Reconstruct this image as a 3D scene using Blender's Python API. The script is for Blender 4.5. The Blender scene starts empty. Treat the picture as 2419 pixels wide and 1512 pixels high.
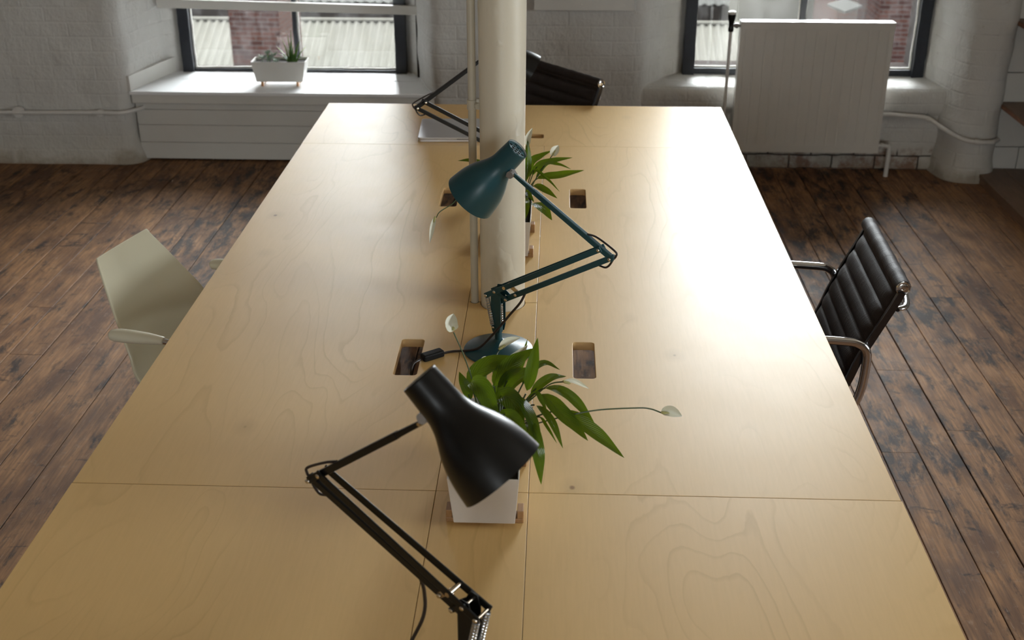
import bpy, bmesh, math, random
from mathutils import Vector, Matrix, noise
from math import sin, cos, pi, radians, sqrt
random.seed(7)
SC = bpy.context.scene
COL = SC.collection
V = Vector
TZ = 0.74          # tabletop height

# ------------------------------------------------------------------ materials
def new_mat(name):
    m = bpy.data.materials.new(name); m.use_nodes = True
    nt = m.node_tree; b = nt.nodes['Principled BSDF']
    return m, nt, b
class NT:
    def __init__(s, name):
        s.m, s.t, s.b = new_mat(name)
        s.N = s.t.nodes; s.L = s.t.links
    def n(s, typ, **kw):
        x = s.N.new('ShaderNode' + typ)
        for k, v in kw.items():
            if k in x.inputs: 
                if hasattr(v, 'is_output') or isinstance(v, bpy.types.NodeSocket): s.L.new(v, x.inputs[k])
                else: x.inputs[k].default_value = v
            else: setattr(x, k, v)
        return x
    def link(s, a, b): s.L.new(a, b)
    def coord(s, scale=(1, 1, 1), kind='Object', loc=(0, 0, 0), rot=(0, 0, 0)):
        tc = s.N.new('ShaderNodeTexCoord'); mp = s.N.new('ShaderNodeMapping')
        mp.inputs['Scale'].default_value = scale; mp.inputs['Location'].default_value = loc
        mp.inputs['Rotation'].default_value = rot
        s.L.new(tc.outputs[kind], mp.inputs[0]); return mp.outputs[0]
    def noise(s, vec, scale, detail=3, rough=.5, dist=0):
        x = s.N.new('ShaderNodeTexNoise'); s.L.new(vec, x.inputs['Vector'])
        x.inputs['Scale'].default_value = scale; x.inputs['Detail'].default_value = detail
        x.inputs['Roughness'].default_value = rough; x.inputs['Distortion'].default_value = dist
        return x.outputs[0]
    def math(s, op, a, b=0.0, c=None, clamp=False):
        x = s.N.new('ShaderNodeMath'); x.operation = op; x.use_clamp = clamp
        for i, v in enumerate((a, b, c)):
            if v is None: continue
            if isinstance(v, bpy.types.NodeSocket): s.L.new(v, x.inputs[i])
            else: x.inputs[i].default_value = v
        return x.outputs[0]
    def ramp(s, fac, stops, interp='LINEAR'):
        x = s.N.new('ShaderNodeValToRGB'); x.color_ramp.interpolation = interp
        e = x.color_ramp.elements
        while len(e) < len(stops): e.new(.5)
        for i, (p, c) in enumerate(stops):
            e[i].position = p; e[i].color = c if len(c) == 4 else (*c, 1)
        s.L.new(fac, x.inputs[0]); return x.outputs[0]
    def gray(s, fac, a, b, lo=0., hi=1.):
        return s.ramp(fac, [(a, (lo,)*3), (b, (hi,)*3)])
    def mix(s, fac, a, b, mode='MIX'):
        x = s.N.new('ShaderNodeMix'); x.data_type = 'RGBA'; x.blend_type = mode
        for sock, v in ((x.inputs[0], fac), (x.inputs[6], a), (x.inputs[7], b)):
            if isinstance(v, bpy.types.NodeSocket): s.L.new(v, sock)
            elif sock == x.inputs[0]: sock.default_value = v
            else: sock.default_value = v if len(v) == 4 else (*v, 1)
        return x.outputs[2]
    def bump(s, h, strength=.3, dist=.01, normal=None):
        x = s.N.new('ShaderNodeBump'); s.L.new(h, x.inputs['Height'])
        x.inputs['Strength'].default_value = strength; x.inputs['Distance'].default_value = dist
        if normal: s.L.new(normal, x.inputs['Normal'])
        return x.outputs[0]
    def set(s, color=None, rough=None, metal=None, normal=None, spec=None, coat=None, coat_rough=None, sheen=None):
        for nm, v in (('Base Color', color), ('Roughness', rough), ('Metallic', metal), ('Normal', normal),
                      ('Specular IOR Level', spec), ('Coat Weight', coat), ('Coat Roughness', coat_rough)):
            if v is None: continue
            if isinstance(v, bpy.types.NodeSocket): s.L.new(v, s.b.inputs[nm])
            elif nm == 'Base Color': s.b.inputs[nm].default_value = (*v, 1)
            else: s.b.inputs[nm].default_value = v
        return s.m

def plain(name, color, rough=.5, metal=0., nscale=60, bump=.05, vary=.06, **kw):
    t = NT(name); c = t.coord(); n = t.noise(c, nscale, 3)
    lo = tuple(x*(1-vary) for x in color); hi = tuple(min(1, x*(1+vary)) for x in color)
    return t.set(color=t.mix(n, lo, hi), rough=rough, metal=metal, normal=t.bump(n, bump, .002), **kw)

M = {}
def make_ply():
    t = NT('birch_plywood'); c0 = t.coord()
    info = t.N.new('ShaderNodeObjectInfo')
    off = t.N.new('ShaderNodeVectorMath'); off.operation = 'ADD'
    cmb = t.N.new('ShaderNodeCombineXYZ')
    t.link(t.math('MULTIPLY', info.outputs['Random'], 37.), cmb.inputs[0]); t.link(t.math('MULTIPLY', info.outputs['Random'], 91.), cmb.inputs[1])
    t.link(c0, off.inputs[0]); t.link(cmb.outputs[0], off.inputs[1]); c = off.outputs[0]
    mp = t.N.new('ShaderNodeMapping'); mp.inputs['Scale'].default_value = (1.5, .42, 1); t.link(c, mp.inputs[0]); cs = mp.outputs[0]
    # rotary-cut contour lines
    field = t.noise(cs, 2.1, 2, .45, .35)
    fine = t.noise(cs, 30, 2, .5)
    f = t.math('ADD', t.math('MULTIPLY', field, 19.), t.math('MULTIPLY', fine, .30))
    fr = t.math('FRACT', f)
    line = t.ramp(fr, [(0, (0, 0, 0)), (.80, (.12, .12, .12)), (.95, (1, 1, 1)), (1, (0, 0, 0))])
    lmask = t.gray(t.noise(cs, 3.1, 2), .40, .68)
    lines = t.math('MULTIPLY', line, lmask)
    broad = t.noise(cs, 1.6, 3, .5)
    mp2 = t.N.new('ShaderNodeMapping'); mp2.inputs['Scale'].default_value = (40, 2.5, 1); t.link(c, mp2.inputs[0])
    fib = t.noise(mp2.outputs[0], 4, 3, .6)
    col = t.mix(broad, (.71, .46, .18), (.81, .555, .24))
    col = t.mix(t.math('MULTIPLY', lines, .34), col, (.46, .28, .09))
    col = t.mix(t.math('MULTIPLY', t.gray(fib, .35, .75), .16), col, (.56, .37, .14))
    # knots and flecks
    vor = t.N.new('ShaderNodeTexVoronoi'); vor.feature = 'F1'; vor.inputs['Scale'].default_value = 4.2; vor.inputs['Randomness'].default_value = 1
    mp3 = t.N.new('ShaderNodeMapping'); mp3.inputs['Scale'].default_value = (1, .75, 1); t.link(c, mp3.inputs[0]); t.link(mp3.outputs[0], vor.inputs['Vector'])
    rnd = t.N.new('ShaderNodeSeparateColor'); t.link(vor.outputs['Color'], rnd.inputs[0])
    pick = t.math('GREATER_THAN', rnd.outputs[0], .45)
    d = t.math('ADD', vor.outputs['Distance'], t.math('MULTIPLY', fine, .02))
    core = t.gray(d, .022, .040, 1, 0); halo = t.gray(d, .03, .15, 1, 0)
    col = t.mix(t.math('MULTIPLY', t.math('MULTIPLY', halo, pick), .33), col, (.50, .33, .14))
    col = t.mix(t.math('MULTIPLY', t.math('MULTIPLY', core, pick), .8), col, (.25, .105, .02))
    scr = t.noise(c, 9, 4, .7)
    rough = t.math('ADD', .37, t.math('MULTIPLY', scr, .12))
    hh = t.math('ADD', t.math('MULTIPLY', fib, .5), t.math('MULTIPLY', t.noise(cs, 5, 2), .6))
    return t.set(color=col, rough=rough, spec=.36, normal=t.bump(hh, .06, .002))
M['ply'] = make_ply()

def make_plyedge():
    t = NT('plywood_edge'); c = t.coord((1, 1, 1))
    w = t.N.new('ShaderNodeTexWave'); w.bands_direction = 'Z'; w.inputs['Scale'].default_value = 90; t.link(c, w.inputs[0])
    return t.set(color=t.mix(w.outputs[0], (.46, .27, .10), (.66, .44, .2)), rough=.55)
M['plyedge'] = make_plyedge()

def make_floor():
    t = NT('weathered_floorboards')
    at = t.N.new('ShaderNodeVertexColor'); at.layer_name = 'board'
    sep = t.N.new('ShaderNodeSeparateColor'); t.link(at.outputs[0], sep.inputs[0]); r = sep.outputs[0]; g = sep.outputs[1]
    tc = t.N.new('ShaderNodeTexCoord')
    cmb = t.N.new('ShaderNodeCombineXYZ'); t.link(t.math('MULTIPLY', r, 9.), cmb.inputs[0]); t.link(t.math('MULTIPLY', g, 23.), cmb.inputs[1])
    add = t.N.new('ShaderNodeVectorMath'); t.link(tc.outputs['Object'], add.inputs[0]); t.link(cmb.outputs[0], add.inputs[1]); c = add.outputs[0]
    def mp(sc):
        m = t.N.new('ShaderNodeMapping'); m.inputs['Scale'].default_value = sc; t.link(c, m.inputs[0]); return m.outputs[0]
    grain = t.noise(mp((60, 3.0, 1)), 1.6, 5, .65, .4)
    mid = t.noise(mp((5, 1.6, 1)), 1.7, 4, .6, .3)
    col = t.mix(r, (.095, .043, .021), (.20, .105, .052))
    col = t.mix(t.gray(mid, .38, .60), col, (.30, .155, .068))
    col = t.mix(t.math('MULTIPLY', t.gray(grain, .38, .62), .55), col, (.062, .036, .024))
    # worn black residue patches in the board centres
    tc2 = t.N.new('ShaderNodeMapping'); tc2.inputs['Scale'].default_value = (1, .62, 1); t.link(tc.outputs['Object'], tc2.inputs[0])
    big = t.noise(tc2.outputs[0], 1.1, 2, .5)
    pat = t.noise(mp((5.5, 1.7, 1)), 3.2, 8, .72, .3)
    thr = t.math('ADD', t.math('MULTIPLY', pat, .78), t.math('MULTIPLY', big, .42))
    m1 = t.gray(thr, .605, .70)
    col = t.mix(t.math('MULTIPLY', m1, .86), col, (.013, .0125, .014))
    # horizontal (cross-board) smudges
    sm = t.noise(mp((2.6, 7.5, 1)), 1.9, 6, .7, .5)
    col = t.mix(t.math('MULTIPLY', t.gray(sm, .60, .68), .8), col, (.014, .011, .010))
    # pale dusty scuffs
    du = t.noise(mp((7, 5, 1)), 5, 6, .75)
    col = t.mix(t.math('MULTIPLY', t.gray(du, .56, .74), .40), col, (.34, .26, .20))
    wn = t.noise(mp((90, 6, 1)), 2.2, 3, .6)
    col = t.mix(t.math('MULTIPLY', t.gray(wn, .66, .74), .35), col, (.40, .33, .27))
    rough = t.math('ADD', .50, t.math('MULTIPLY', t.noise(mp((4, 3, 1)), 3, 4, .6), .28))
    h = t.math('ADD', t.math('MULTIPLY', grain, .7), t.math('MULTIPLY', pat, .5))
    return t.set(color=col, rough=rough, normal=t.bump(h, .35, .004), spec=.16)
M['floor'] = make_floor()
M['dark_gap'] = plain('dark_underfloor', (.012, .010, .009), .9)

def make_wall(name, lower_dirt=True, brickred=False):
    t = NT(name)
    uv = t.N.new('ShaderNodeTexCoord')
    br = t.N.new('ShaderNodeTexBrick'); t.link(uv.outputs['UV'], br.inputs['Vector'])
    br.inputs['Scale'].default_value = 1; br.inputs['Brick Width'].default_value = .235; br.inputs['Row Height'].default_value = .078
    br.inputs['Mortar Size'].default_value = .009; br.inputs['Mortar Smooth'].default_value = 1.0
    br.inputs['Color1'].default_value = (1, 1, 1, 1); br.inputs['Color2'].default_value = (.85, .85, .85, 1); br.inputs['Mortar'].default_value = (0, 0, 0, 1)
    o = uv.outputs['Object']
    n1 = t.noise(o, 9, 5, .6); n2 = t.noise(o, 45, 4, .65); n3 = t.noise(o, 2.5, 3, .5)
    mpv = t.N.new('ShaderNodeMapping'); mpv.inputs['Scale'].default_value = (1, 1, .35); t.link(o, mpv.inputs[0])
    ns = t.noise(mpv.outputs[0], 22, 4, .6)
    brk = t.math('MULTIPLY', br.outputs['Color'], t.gray(n3, .30, .62, .25, 1))
    h = t.math('ADD', t.math('MULTIPLY', brk, .17), t.math('ADD', t.math('MULTIPLY', n1, .9), t.math('ADD', t.math('MULTIPLY', n2, .22), t.math('MULTIPLY', ns, .35))))
    col = t.mix(n3, (.50, .485, .45), (.60, .59, .565))
    # flaked spots showing through the paint
    fl = t.gray(t.noise(o, 17, 5, .7), .645, .69)
    col = t.mix(t.math('MULTIPLY', fl, .45), col, (.34, .27, .21))
    if lower_dirt:
        sp = t.N.new('ShaderNodeSeparateXYZ'); t.link(o, sp.inputs[0])
        low = t.math('ADD', sp.outputs[2], t.math('MULTIPLY', t.math('SUBTRACT', n1, .5), .22))
        dm = t.gray(low, .0, .07, 1, 0)
        col = t.mix(t.math('MULTIPLY', dm, .75), col, (.17, .12, .08))
        yl = t.gray(low, .02, .24, 1, 0)
        col = t.mix(t.math('MULTIPLY', yl, .30), col, (.50, .45, .33))
    if brickred:
        low2 = t.math('ADD', sp.outputs[2], t.math('MULTIPLY', t.math('SUBTRACT', n1, .5), .12))
        zone = t.gray(low2, .10, .135, 1, 0)
        bm = t.gray(t.noise(o, 8, 4, .65), .46, .60)
        col = t.mix(t.math('MULTIPLY', t.math('MULTIPLY', zone, bm), .8), col, (.20, .095, .055))
        mort = t.math('SUBTRACT', 1.0, t.gray(br.outputs['Fac'], .1, .6, 0, 1))
        mortm = t.math('MULTIPLY', zone, t.gray(br.outputs['Fac'], .25, .7, 0, 1))
        col = t.mix(t.math('MULTIPLY', mortm, .9), col, (.035, .022, .016))
        cr = t.gray(t.noise(o, 5.5, 5, .7), .60, .66)
        col = t.mix(t.math('MULTIPLY', t.math('MULTIPLY', cr, t.gray(sp.outputs[2], .30, .36, 1, 0)), .55), col, (.24, .15, .10))
    return t.set(color=col, rough=.62, normal=t.bump(h, .8, .016), spec=.4)
M['wall'] = make_wall('painted_masonry')
M['spandrel'] = make_wall('flaking_painted_masonry', brickred=True)
M['plaster'] = plain('white_plaster', (.70, .69, .67), .7, nscale=8, bump=.2)
M['cream'] = plain('cream_plaster', (.68, .60, .47), .7, nscale=8, bump=.2)
M['whitewood'] = plain('white_painted_wood', (.60, .585, .545), .42, nscale=14, bump=.15, vary=.03)
M['sillwood'] = plain('white_gloss_painted_sill', (.76, .765, .77), .45, nscale=10, bump=.12, vary=.02)
M['blackframe'] = plain('black_painted_steel', (.012, .015, .022), .38, nscale=40, bump=.5, vary=.4)
M['putty'] = plain('pale_putty', (.55, .54, .50), .8, nscale=60, bump=.6, vary=.3)
M['radiator'] = plain('cream_enamel', (.60, .575, .53), .32, nscale=6, bump=.03, vary=.03)
M['pipe'] = plain('white_painted_pipe', (.63, .61, .58), .45, nscale=30, bump=.2)
M['column'] = (lambda t: t.set(color=t.mix(t.noise(t.coord(), 7, 4), (.66, .60, .48), (.73, .68, .57)), rough=.36,
    normal=t.bump(t.math('ADD', t.gray(t.noise(t.coord((1,1,.8)), 9, 3, .5), .5, .66), t.math('MULTIPLY', t.noise(t.coord(), 30, 3), .25)), .45, .007)))(NT('cream_painted_iron'))
M['conduit'] = plain('cream_painted_conduit', (.52, .48, .39), .4, nscale=25, bump=.12)
M['teal'] = plain('dark_teal_satin_paint', (.011, .064, .082), .36, nscale=220, bump=.03, vary=.02)
M['black'] = plain('satin_black_paint', (.005, .0048, .0048), .33, nscale=220, bump=.03, vary=.02, spec=.35)
M['brass'] = plain('brushed_nickel', (.62, .55, .46), .25, 1.0)
M['chrome'] = plain('chrome', (.72, .72, .74), .12, 1.0, bump=.0)
M['spring'] = plain('spring_steel', (.6, .6, .6), .22, 1.0)
M['alu'] = plain('brushed_aluminium', (.66, .66, .68), .30, 1.0, nscale=300)
M['cable'] = plain('dark_brown_rubber_cable', (.018, .010, .007), .42)
M['rubber'] = plain('black_rubber', (.006, .006, .006), .6, spec=.2)
M['graysteel'] = plain('grey_joint', (.28, .26, .25), .4)
M['bulb'] = plain('white_bulb_glass', (.8, .8, .78), .2)
M['socket'] = plain('shade_inside_white', (.5, .5, .48), .4)
M['soil'] = plain('dark_potting_soil', (.022, .015, .010), .95, nscale=90, bump=1.0, vary=.6)
M['planter'] = plain('cream_powder_coated_metal', (.62, .575, .53), .42, nscale=100, bump=.04, vary=.02)
M['oak'] = (lambda t: t.set(color=t.mix(t.noise(t.coord((6, 90, 90)), 1.5, 4), (.24, .115, .04), (.40, .215, .085)), rough=.5))(NT('oiled_oak'))
M['copper'] = plain('copper', (.62, .33, .15), .3, 1.0)
M['treadwood'] = (lambda t: t.set(color=t.mix(t.noise(t.coord((5, 1.2, 5)), 6, 5, .65), (.085, .048, .027), (.24, .145, .085)), rough=.5,
    normal=t.bump(t.noise(t.coord((40, 3, 40)), 3, 4), .3, .003)))(NT('worn_brown_wood'))
M['treadedge'] = plain('chipped_reddish_wood_edge', (.22, .10, .055), .7, nscale=70, bump=1, vary=.6)
M['leather'] = (lambda t: t.set(color=t.mix(t.noise(t.coord(), 30, 3), (.018, .012, .010), (.030, .021, .018)), rough=.56, spec=.16,
    normal=t.bump(t.math('ADD', t.noise(t.coord(), 420, 3), t.math('MULTIPLY', t.noise(t.coord((1, 8, 1)), 26, 3), 1.2)),   .28, .003)))(NT('dark_brown_leather'))
M['polymer'] = plain('olive_cream_plastic', (.83, .79, .60), .22, nscale=5, bump=.02, vary=.015)
M['armpad'] = plain('cream_plastic_arm', (.84, .80, .63), .25, nscale=5, bump=.02, vary=.015)

def make_leaf(name, c1, c2, c3):
    t = NT(name)
    uv = t.N.new('ShaderNodeTexCoord'); sp = t.N.new('ShaderNodeSeparateXYZ'); t.link(uv.outputs['UV'], sp.inputs[0])
    u = t.math('ABSOLUTE', t.math('SUBTRACT', sp.outputs[0], .5)); v = sp.outputs[1]
    # side veins run forward from the midrib
    ph = t.math('SUBTRACT', t.math('MULTIPLY', v, 11.), t.math('MULTIPLY', u, 9.))
    w = t.math('ABSOLUTE', t.math('SINE', t.math('MULTIPLY', ph, 3.1416)))
    mid = t.gray(u, .0, .045, 1, 0)
    n = t.noise(t.coord(), 22, 3)
    col = t.mix(n, c1, c2)
    col = t.mix(t.math('MULTIPLY', t.gray(w, .0, .45, 1, 0), .6), col, c3)
    col = t.mix(t.math('MULTIPLY', mid, .5), col, c3)
    t.set(color=col, rough=.24, spec=.5, normal=t.bump(t.math('SUBTRACT', w, t.math('MULTIPLY', mid, 1.4)), .9, .0022))
    tr = t.N.new('ShaderNodeBsdfTranslucent'); tr.inputs[0].default_value = (.24, .38, .012, 1)
    mx = t.N.new('ShaderNodeMixShader'); mx.inputs[0].default_value = .36
    out = t.N['Material Output']; t.link(t.b.outputs[0], mx.inputs[1]); t.link(tr.outputs[0], mx.inputs[2]); t.link(mx.outputs[0], out.inputs[0])
    return t.m
M['leaf'] = make_leaf('glossy_green_leaf', (.028, .062, .008), (.062, .115, .012), (.016, .038, .005))
M['aloe'] = make_leaf('aloe_green', (.045, .11, .03), (.09, .18, .04), (.10, .16, .05))
M['succ'] = plain('grey_green_succulent', (.20, .27, .20), .5, vary=.2)
M['stem'] = plain('green_stem', (.035, .065, .012), .4)
M['spathe'] = (lambda t: t.set(color=t.mix(t.noise(t.coord(), 40, 3), (.62, .62, .46), (.80, .78, .68)), rough=.4, normal=t.bump(t.noise(t.coord(), 60, 3), .15, .002)))(NT('white_spathe'))
M['spadix'] = plain('cream_spadix', (.42, .40, .16), .7, nscale=400, bump=1, vary=.3)

def make_glass():
    t = NT('window_glass')
    out = t.N['Material Output']
    tr = t.N.new('ShaderNodeBsdfTransparent'); tr.inputs[0].default_value = (.93, .95, .95, 1)
    gl = t.N.new('ShaderNodeBsdfGlossy'); gl.inputs['Roughness'].default_value = .02
    fr = t.N.new('ShaderNodeFresnel'); fr.inputs[0].default_value = 1.45
    m1 = t.N.new('ShaderNodeMixShader'); t.link(fr.outputs[0], m1.inputs[0]); t.link(tr.outputs[0], m1.inputs[1]); t.link(gl.outputs[0], m1.inputs[2])
    df = t.N.new('ShaderNodeBsdfDiffuse'); df.inputs[0].default_value = (.8, .8, .8, 1)
    tl = t.N.new('ShaderNodeBsdfTranslucent'); tl.inputs[0].default_value = (.8, .8, .8, 1)
    m0 = t.N.new('ShaderNodeMixShader'); m0.inputs[0].default_value = .6; t.link(df.outputs[0], m0.inputs[1]); t.link(tl.outputs[0], m0.inputs[2])
    m2 = t.N.new('ShaderNodeMixShader'); dirt = t.gray(t.noise(t.coord((1, 1, .4)), 9, 5, .7), .45, .80, .003, .04)
    t.link(dirt, m2.inputs[0]); t.link(m1.outputs[0], m2.inputs[1]); t.link(m0.outputs[0], m2.inputs[2]); t.link(m2.outputs[0], out.inputs[0])
    return t.m
M['glass'] = make_glass()
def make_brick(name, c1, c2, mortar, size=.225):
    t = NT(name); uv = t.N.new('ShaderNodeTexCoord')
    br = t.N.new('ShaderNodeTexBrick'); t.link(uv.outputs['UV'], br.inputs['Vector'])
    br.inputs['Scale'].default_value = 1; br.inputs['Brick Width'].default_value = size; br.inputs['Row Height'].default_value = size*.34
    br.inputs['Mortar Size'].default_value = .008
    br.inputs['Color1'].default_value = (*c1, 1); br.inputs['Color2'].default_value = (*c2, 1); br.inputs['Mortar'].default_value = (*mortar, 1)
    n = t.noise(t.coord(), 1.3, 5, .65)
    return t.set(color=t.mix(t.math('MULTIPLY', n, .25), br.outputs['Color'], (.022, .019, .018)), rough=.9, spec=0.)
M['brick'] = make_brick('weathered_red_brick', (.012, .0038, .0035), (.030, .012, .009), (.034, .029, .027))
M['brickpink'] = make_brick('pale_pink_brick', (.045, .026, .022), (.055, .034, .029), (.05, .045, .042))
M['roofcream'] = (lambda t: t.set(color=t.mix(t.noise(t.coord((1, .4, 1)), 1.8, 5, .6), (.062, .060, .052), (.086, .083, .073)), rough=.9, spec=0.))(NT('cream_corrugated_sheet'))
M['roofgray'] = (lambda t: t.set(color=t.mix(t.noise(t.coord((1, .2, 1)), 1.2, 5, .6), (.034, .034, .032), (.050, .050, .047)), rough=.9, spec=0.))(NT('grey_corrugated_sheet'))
M['darkmetal'] = plain('dark_polished_metal', (.10, .10, .11), .22, 1.0)
M['ground'] = plain('wet_asphalt_yard', (.03, .03, .032), .9, nscale=2, spec=0.)

# ------------------------------------------------------------------ object helpers
def tag(o, label=None, cat=None, group=None, kind=None):
    if label: o['label'] = label
    if cat: o['category'] = cat
    if group: o['group'] = group
    if kind: o['kind'] = kind
    return o
def empty(name, loc, rz=0.):
    o = bpy.data.objects.new(name, None); COL.objects.link(o)
    o.location = loc; o.rotation_euler = (0, 0, rz); o.empty_display_size = .05
    return o
def chain(o):
    m = Matrix.Identity(4)
    while o is not None:
        m = (Matrix.Translation(o.location) @ o.rotation_euler.to_matrix().to_4x4()) @ m
        o = o.parent
    return m
def mk(name, bm, mat, parent=None, smooth=True, world=True, angle=40, bevel=0, loc=None, sub=0):
    """link bm as ONE mesh object; world=True: bm is in world space and is moved into the parent's frame"""
    if parent is not None and world: bmesh.ops.transform(bm, matrix=chain(parent).inverted(), verts=bm.verts)
    if loc is not None: bmesh.ops.transform(bm, matrix=Matrix.Translation(-V(loc)), verts=bm.verts)
    me = bpy.data.meshes.new(name); bm.normal_update(); bm.to_mesh(me); bm.free()
    mats = mat if isinstance(mat, (list, tuple)) else [mat]
    for m in mats: me.materials.append(M[m] if isinstance(m, str) else m)
    if smooth:
        for p in me.polygons: p.use_smooth = True
    o = bpy.data.objects.new(name, me); COL.objects.link(o)
    if loc is not None: o.location = loc
    if parent is not None: o.parent = parent
    if bevel:
        b = o.modifiers.new('bevel', 'BEVEL'); b.width = bevel; b.segments = 2; b.limit_method = 'ANGLE'; b.angle_limit = radians(35); b.harden_normals = False
    if sub:
        s = o.modifiers.new('sub', 'SUBSURF'); s.levels = sub; s.render_levels = sub
    if smooth:
        try:
            with bpy.context.temp_override(object=o, active_object=o, selected_objects=[o], selected_editable_objects=[o]):
                me.set_sharp_from_angle(angle=radians(angle))
        except Exception: me.set_sharp_from_angle(angle=radians(angle))
    return o
def B(): return bmesh.new()
def box(bm, lo, hi, mi=0, mat4=None):
    lo = V(lo); hi = V(hi)
    vs = [bm.verts.new((x, y, z)) for x in (lo.x, hi.x) for y in (lo.y, hi.y) for z in (lo.z, hi.z)]
    if mat4 is not None:
        for v in vs: v.co = mat4 @ v.co
    for f in ((0, 1, 3, 2), (4, 6, 7, 5), (0, 4, 5, 1), (2, 3, 7, 6), (0, 2, 6, 4), (1, 5, 7, 3)):
        bm.faces.new([vs[i] for i in f]).material_index = mi
    return vs
def frame(d, up=V((0, 0, 1))):
    d = d.normalized()
    if abs(d.dot(up)) > .98: up = V((1, 0, 0)) if abs(d.x) < .9 else V((0, 1, 0))
    s = d.cross(up).normalized(); u = s.cross(d).normalized()
    return s, u
def barp(bm, a, b, w, h, up=V((0, 0, 1)), w2=None, h2=None):
    """rectangular bar from a to b: w across (side), h along 'up'"""
    a = V(a); b = V(b); s, u = frame(b-a, V(up)); w2 = w2 or w; h2 = h2 or h
    r1 = [bm.verts.new(a + s*x*w/2 + u*y*h/2) for x, y in ((-1, -1), (1, -1), (1, 1), (-1, 1))]
    r2 = [bm.verts.new(b + s*x*w2/2 + u*y*h2/2) for x, y in ((-1, -1), (1, -1), (1, 1), (-1, 1))]
    for i in range(4): bm.faces.new([r1[i], r1[(i+1) % 4], r2[(i+1) % 4], r2[i]])
    bm.faces.new(r1[::-1]); bm.faces.new(r2)
def smoothpath(pts, n=8, closed=False):
    """Catmull-Rom through pts"""
    P = [V(p) for p in pts]
    if len(P) < 3: return [P[0].lerp(P[-1], i/n) for i in range(n+1)]
    out = []
    for i in range(len(P)-1):
        p0 = P[i-1] if i > 0 else P[i]*2-P[i+1]; p1 = P[i]; p2 = P[i+1]; p3 = P[i+2] if i+2 < len(P) else P[i+1]*2-P[i]
        for k in range(n):
            t = k/n
            out.append(.5*((2*p1)+(-p0+p2)*t+(2*p0-5*p1+4*p2-p3)*t*t+(-p0+3*p1-3*p2+p3)*t*t*t))
    out.append(P[-1].copy()); return out
def tube(bm, path, r, seg=10, cap=True, flat=1.0, flatdir=None):
    P = [V(p) for p in path]; n = len(P)
    R = r if isinstance(r, (list, tuple)) else [r]*n
    t0 = (P[1]-P[0]).normalized(); s, u = frame(t0, flatdir or V((0, 0, 1)))
    rings = []; pt = t0
    for i in range(n):
        t = (P[min(i+1, n-1)]-P[max(i-1, 0)]).normalized()
        q = pt.rotation_difference(t); s = q @ s; u = q @ u; pt = t
        rings.append([bm.verts.new(P[i] + s*cos(2*pi*k/seg)*R[i] + u*sin(2*pi*k/seg)*R[i]*flat) for k in range(seg)])
    for a, b in zip(rings, rings[1:]):
        for k in range(seg): bm.faces.new([a[k], a[(k+1) % seg], b[(k+1) % seg], b[k]])
    if cap: bm.faces.new(rings[0][::-1]); bm.faces.new(rings[-1])
    return rings
def cyl(bm, a, b, r, seg=20, r2=None): tube(bm, [V(a), V(b)], [r, r if r2 is None else r2], seg)
def lathe(bm, prof, org, axis, seg=40, closed=False, cap0=False, cap1=False):
    """prof: (s along axis, radius)"""
    org = V(org); axis = V(axis).normalized(); s, u = frame(axis)
    rings = [[bm.verts.new(org + axis*t + (s*cos(2*pi*k/seg)+u*sin(2*pi*k/seg))*r) for k in range(seg)] for t, r in prof]
    pr = list(zip(rings, rings[1:])) + ([(rings[-1], rings[0])] if closed else [])
    for a, b in pr:
        for k in range(seg): bm.faces.new([a[k], b[k], b[(k+1) % seg], a[(k+1) % seg]])
    if cap0: bm.faces.new(rings[0])
    if cap1: bm.faces.new(rings[-1][::-1])
    return rings
def grid(bm, fn, nu, nv, uvfn=None, mi=0, flip=False):
    vs = [[bm.verts.new(fn(i/nu, j/nv)) for j in range(nv+1)] for i in range(nu+1)]
    uvl = bm.loops.layers.uv.verify() if uvfn else None
    for i in range(nu):
        for j in range(nv):
            q = [(i, j), (i+1, j), (i+1, j+1), (i, j+1)]
            if flip: q = q[::-1]
            f = bm.faces.new([vs[a][b] for a, b in q]); f.material_index = mi
            if uvfn:
                for l, (a, b) in zip(f.loops, q): l[uvl].uv = uvfn(a/nu, b/nv)
    return vs
def rrect(x0, y0, x1, y1, r, n=5):
    pts = []
    for cx, cy, a0 in ((x1-r, y1-r, 0), (x0+r, y1-r, 90), (x0+r, y0+r, 180), (x1-r, y0+r, 270)):
        for k in range(n+1):
            a = radians(a0 + 90*k/n); pts.append((cx+r*cos(a), cy+r*sin(a)))
    return pts
def slab(bm, outer, holes, z0, z1, top_mi=0, edge_mi=1, M4=None):
    """flat board with through-holes: outline polygon + hole polygons, extruded"""
    eds = []
    for loop in [outer]+holes:
        vs = [bm.verts.new((x, y, z1)) for x, y in loop]
        eds += [bm.edges.new((vs[i], vs[(i+1) % len(vs)])) for i in range(len(vs))]
    r = bmesh.ops.triangle_fill(bm, edges=eds, use_beauty=True, use_dissolve=True)
    fs = [g for g in r['geom'] if isinstance(g, bmesh.types.BMFace)]
    for f in fs:
        f.normal_update()
        if f.normal.z < 0: f.normal_flip()
        f.material_index = top_mi
    dup = bmesh.ops.duplicate(bm, geom=fs+[e for e in eds if e.is_valid])
    vmap = dup['vert_map']
    nf = [g for g in dup['geom'] if isinstance(g, bmesh.types.BMFace)]
    nv = [g for g in dup['geom'] if isinstance(g, bmesh.types.BMVert)]
    for v in nv: v.co.z = z0
    for f in nf: f.normal_flip(); f.material_index = edge_mi
    for e in eds:
        if not e.is_valid: continue
        a, b = e.verts
        f = bm.faces.new([a, b, vmap[b], vmap[a]]); f.material_index = edge_mi
    bmesh.ops.recalc_face_normals(bm, faces=bm.faces)
    if M4 is not None: bmesh.ops.transform(bm, matrix=M4, verts=bm.verts)

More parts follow.
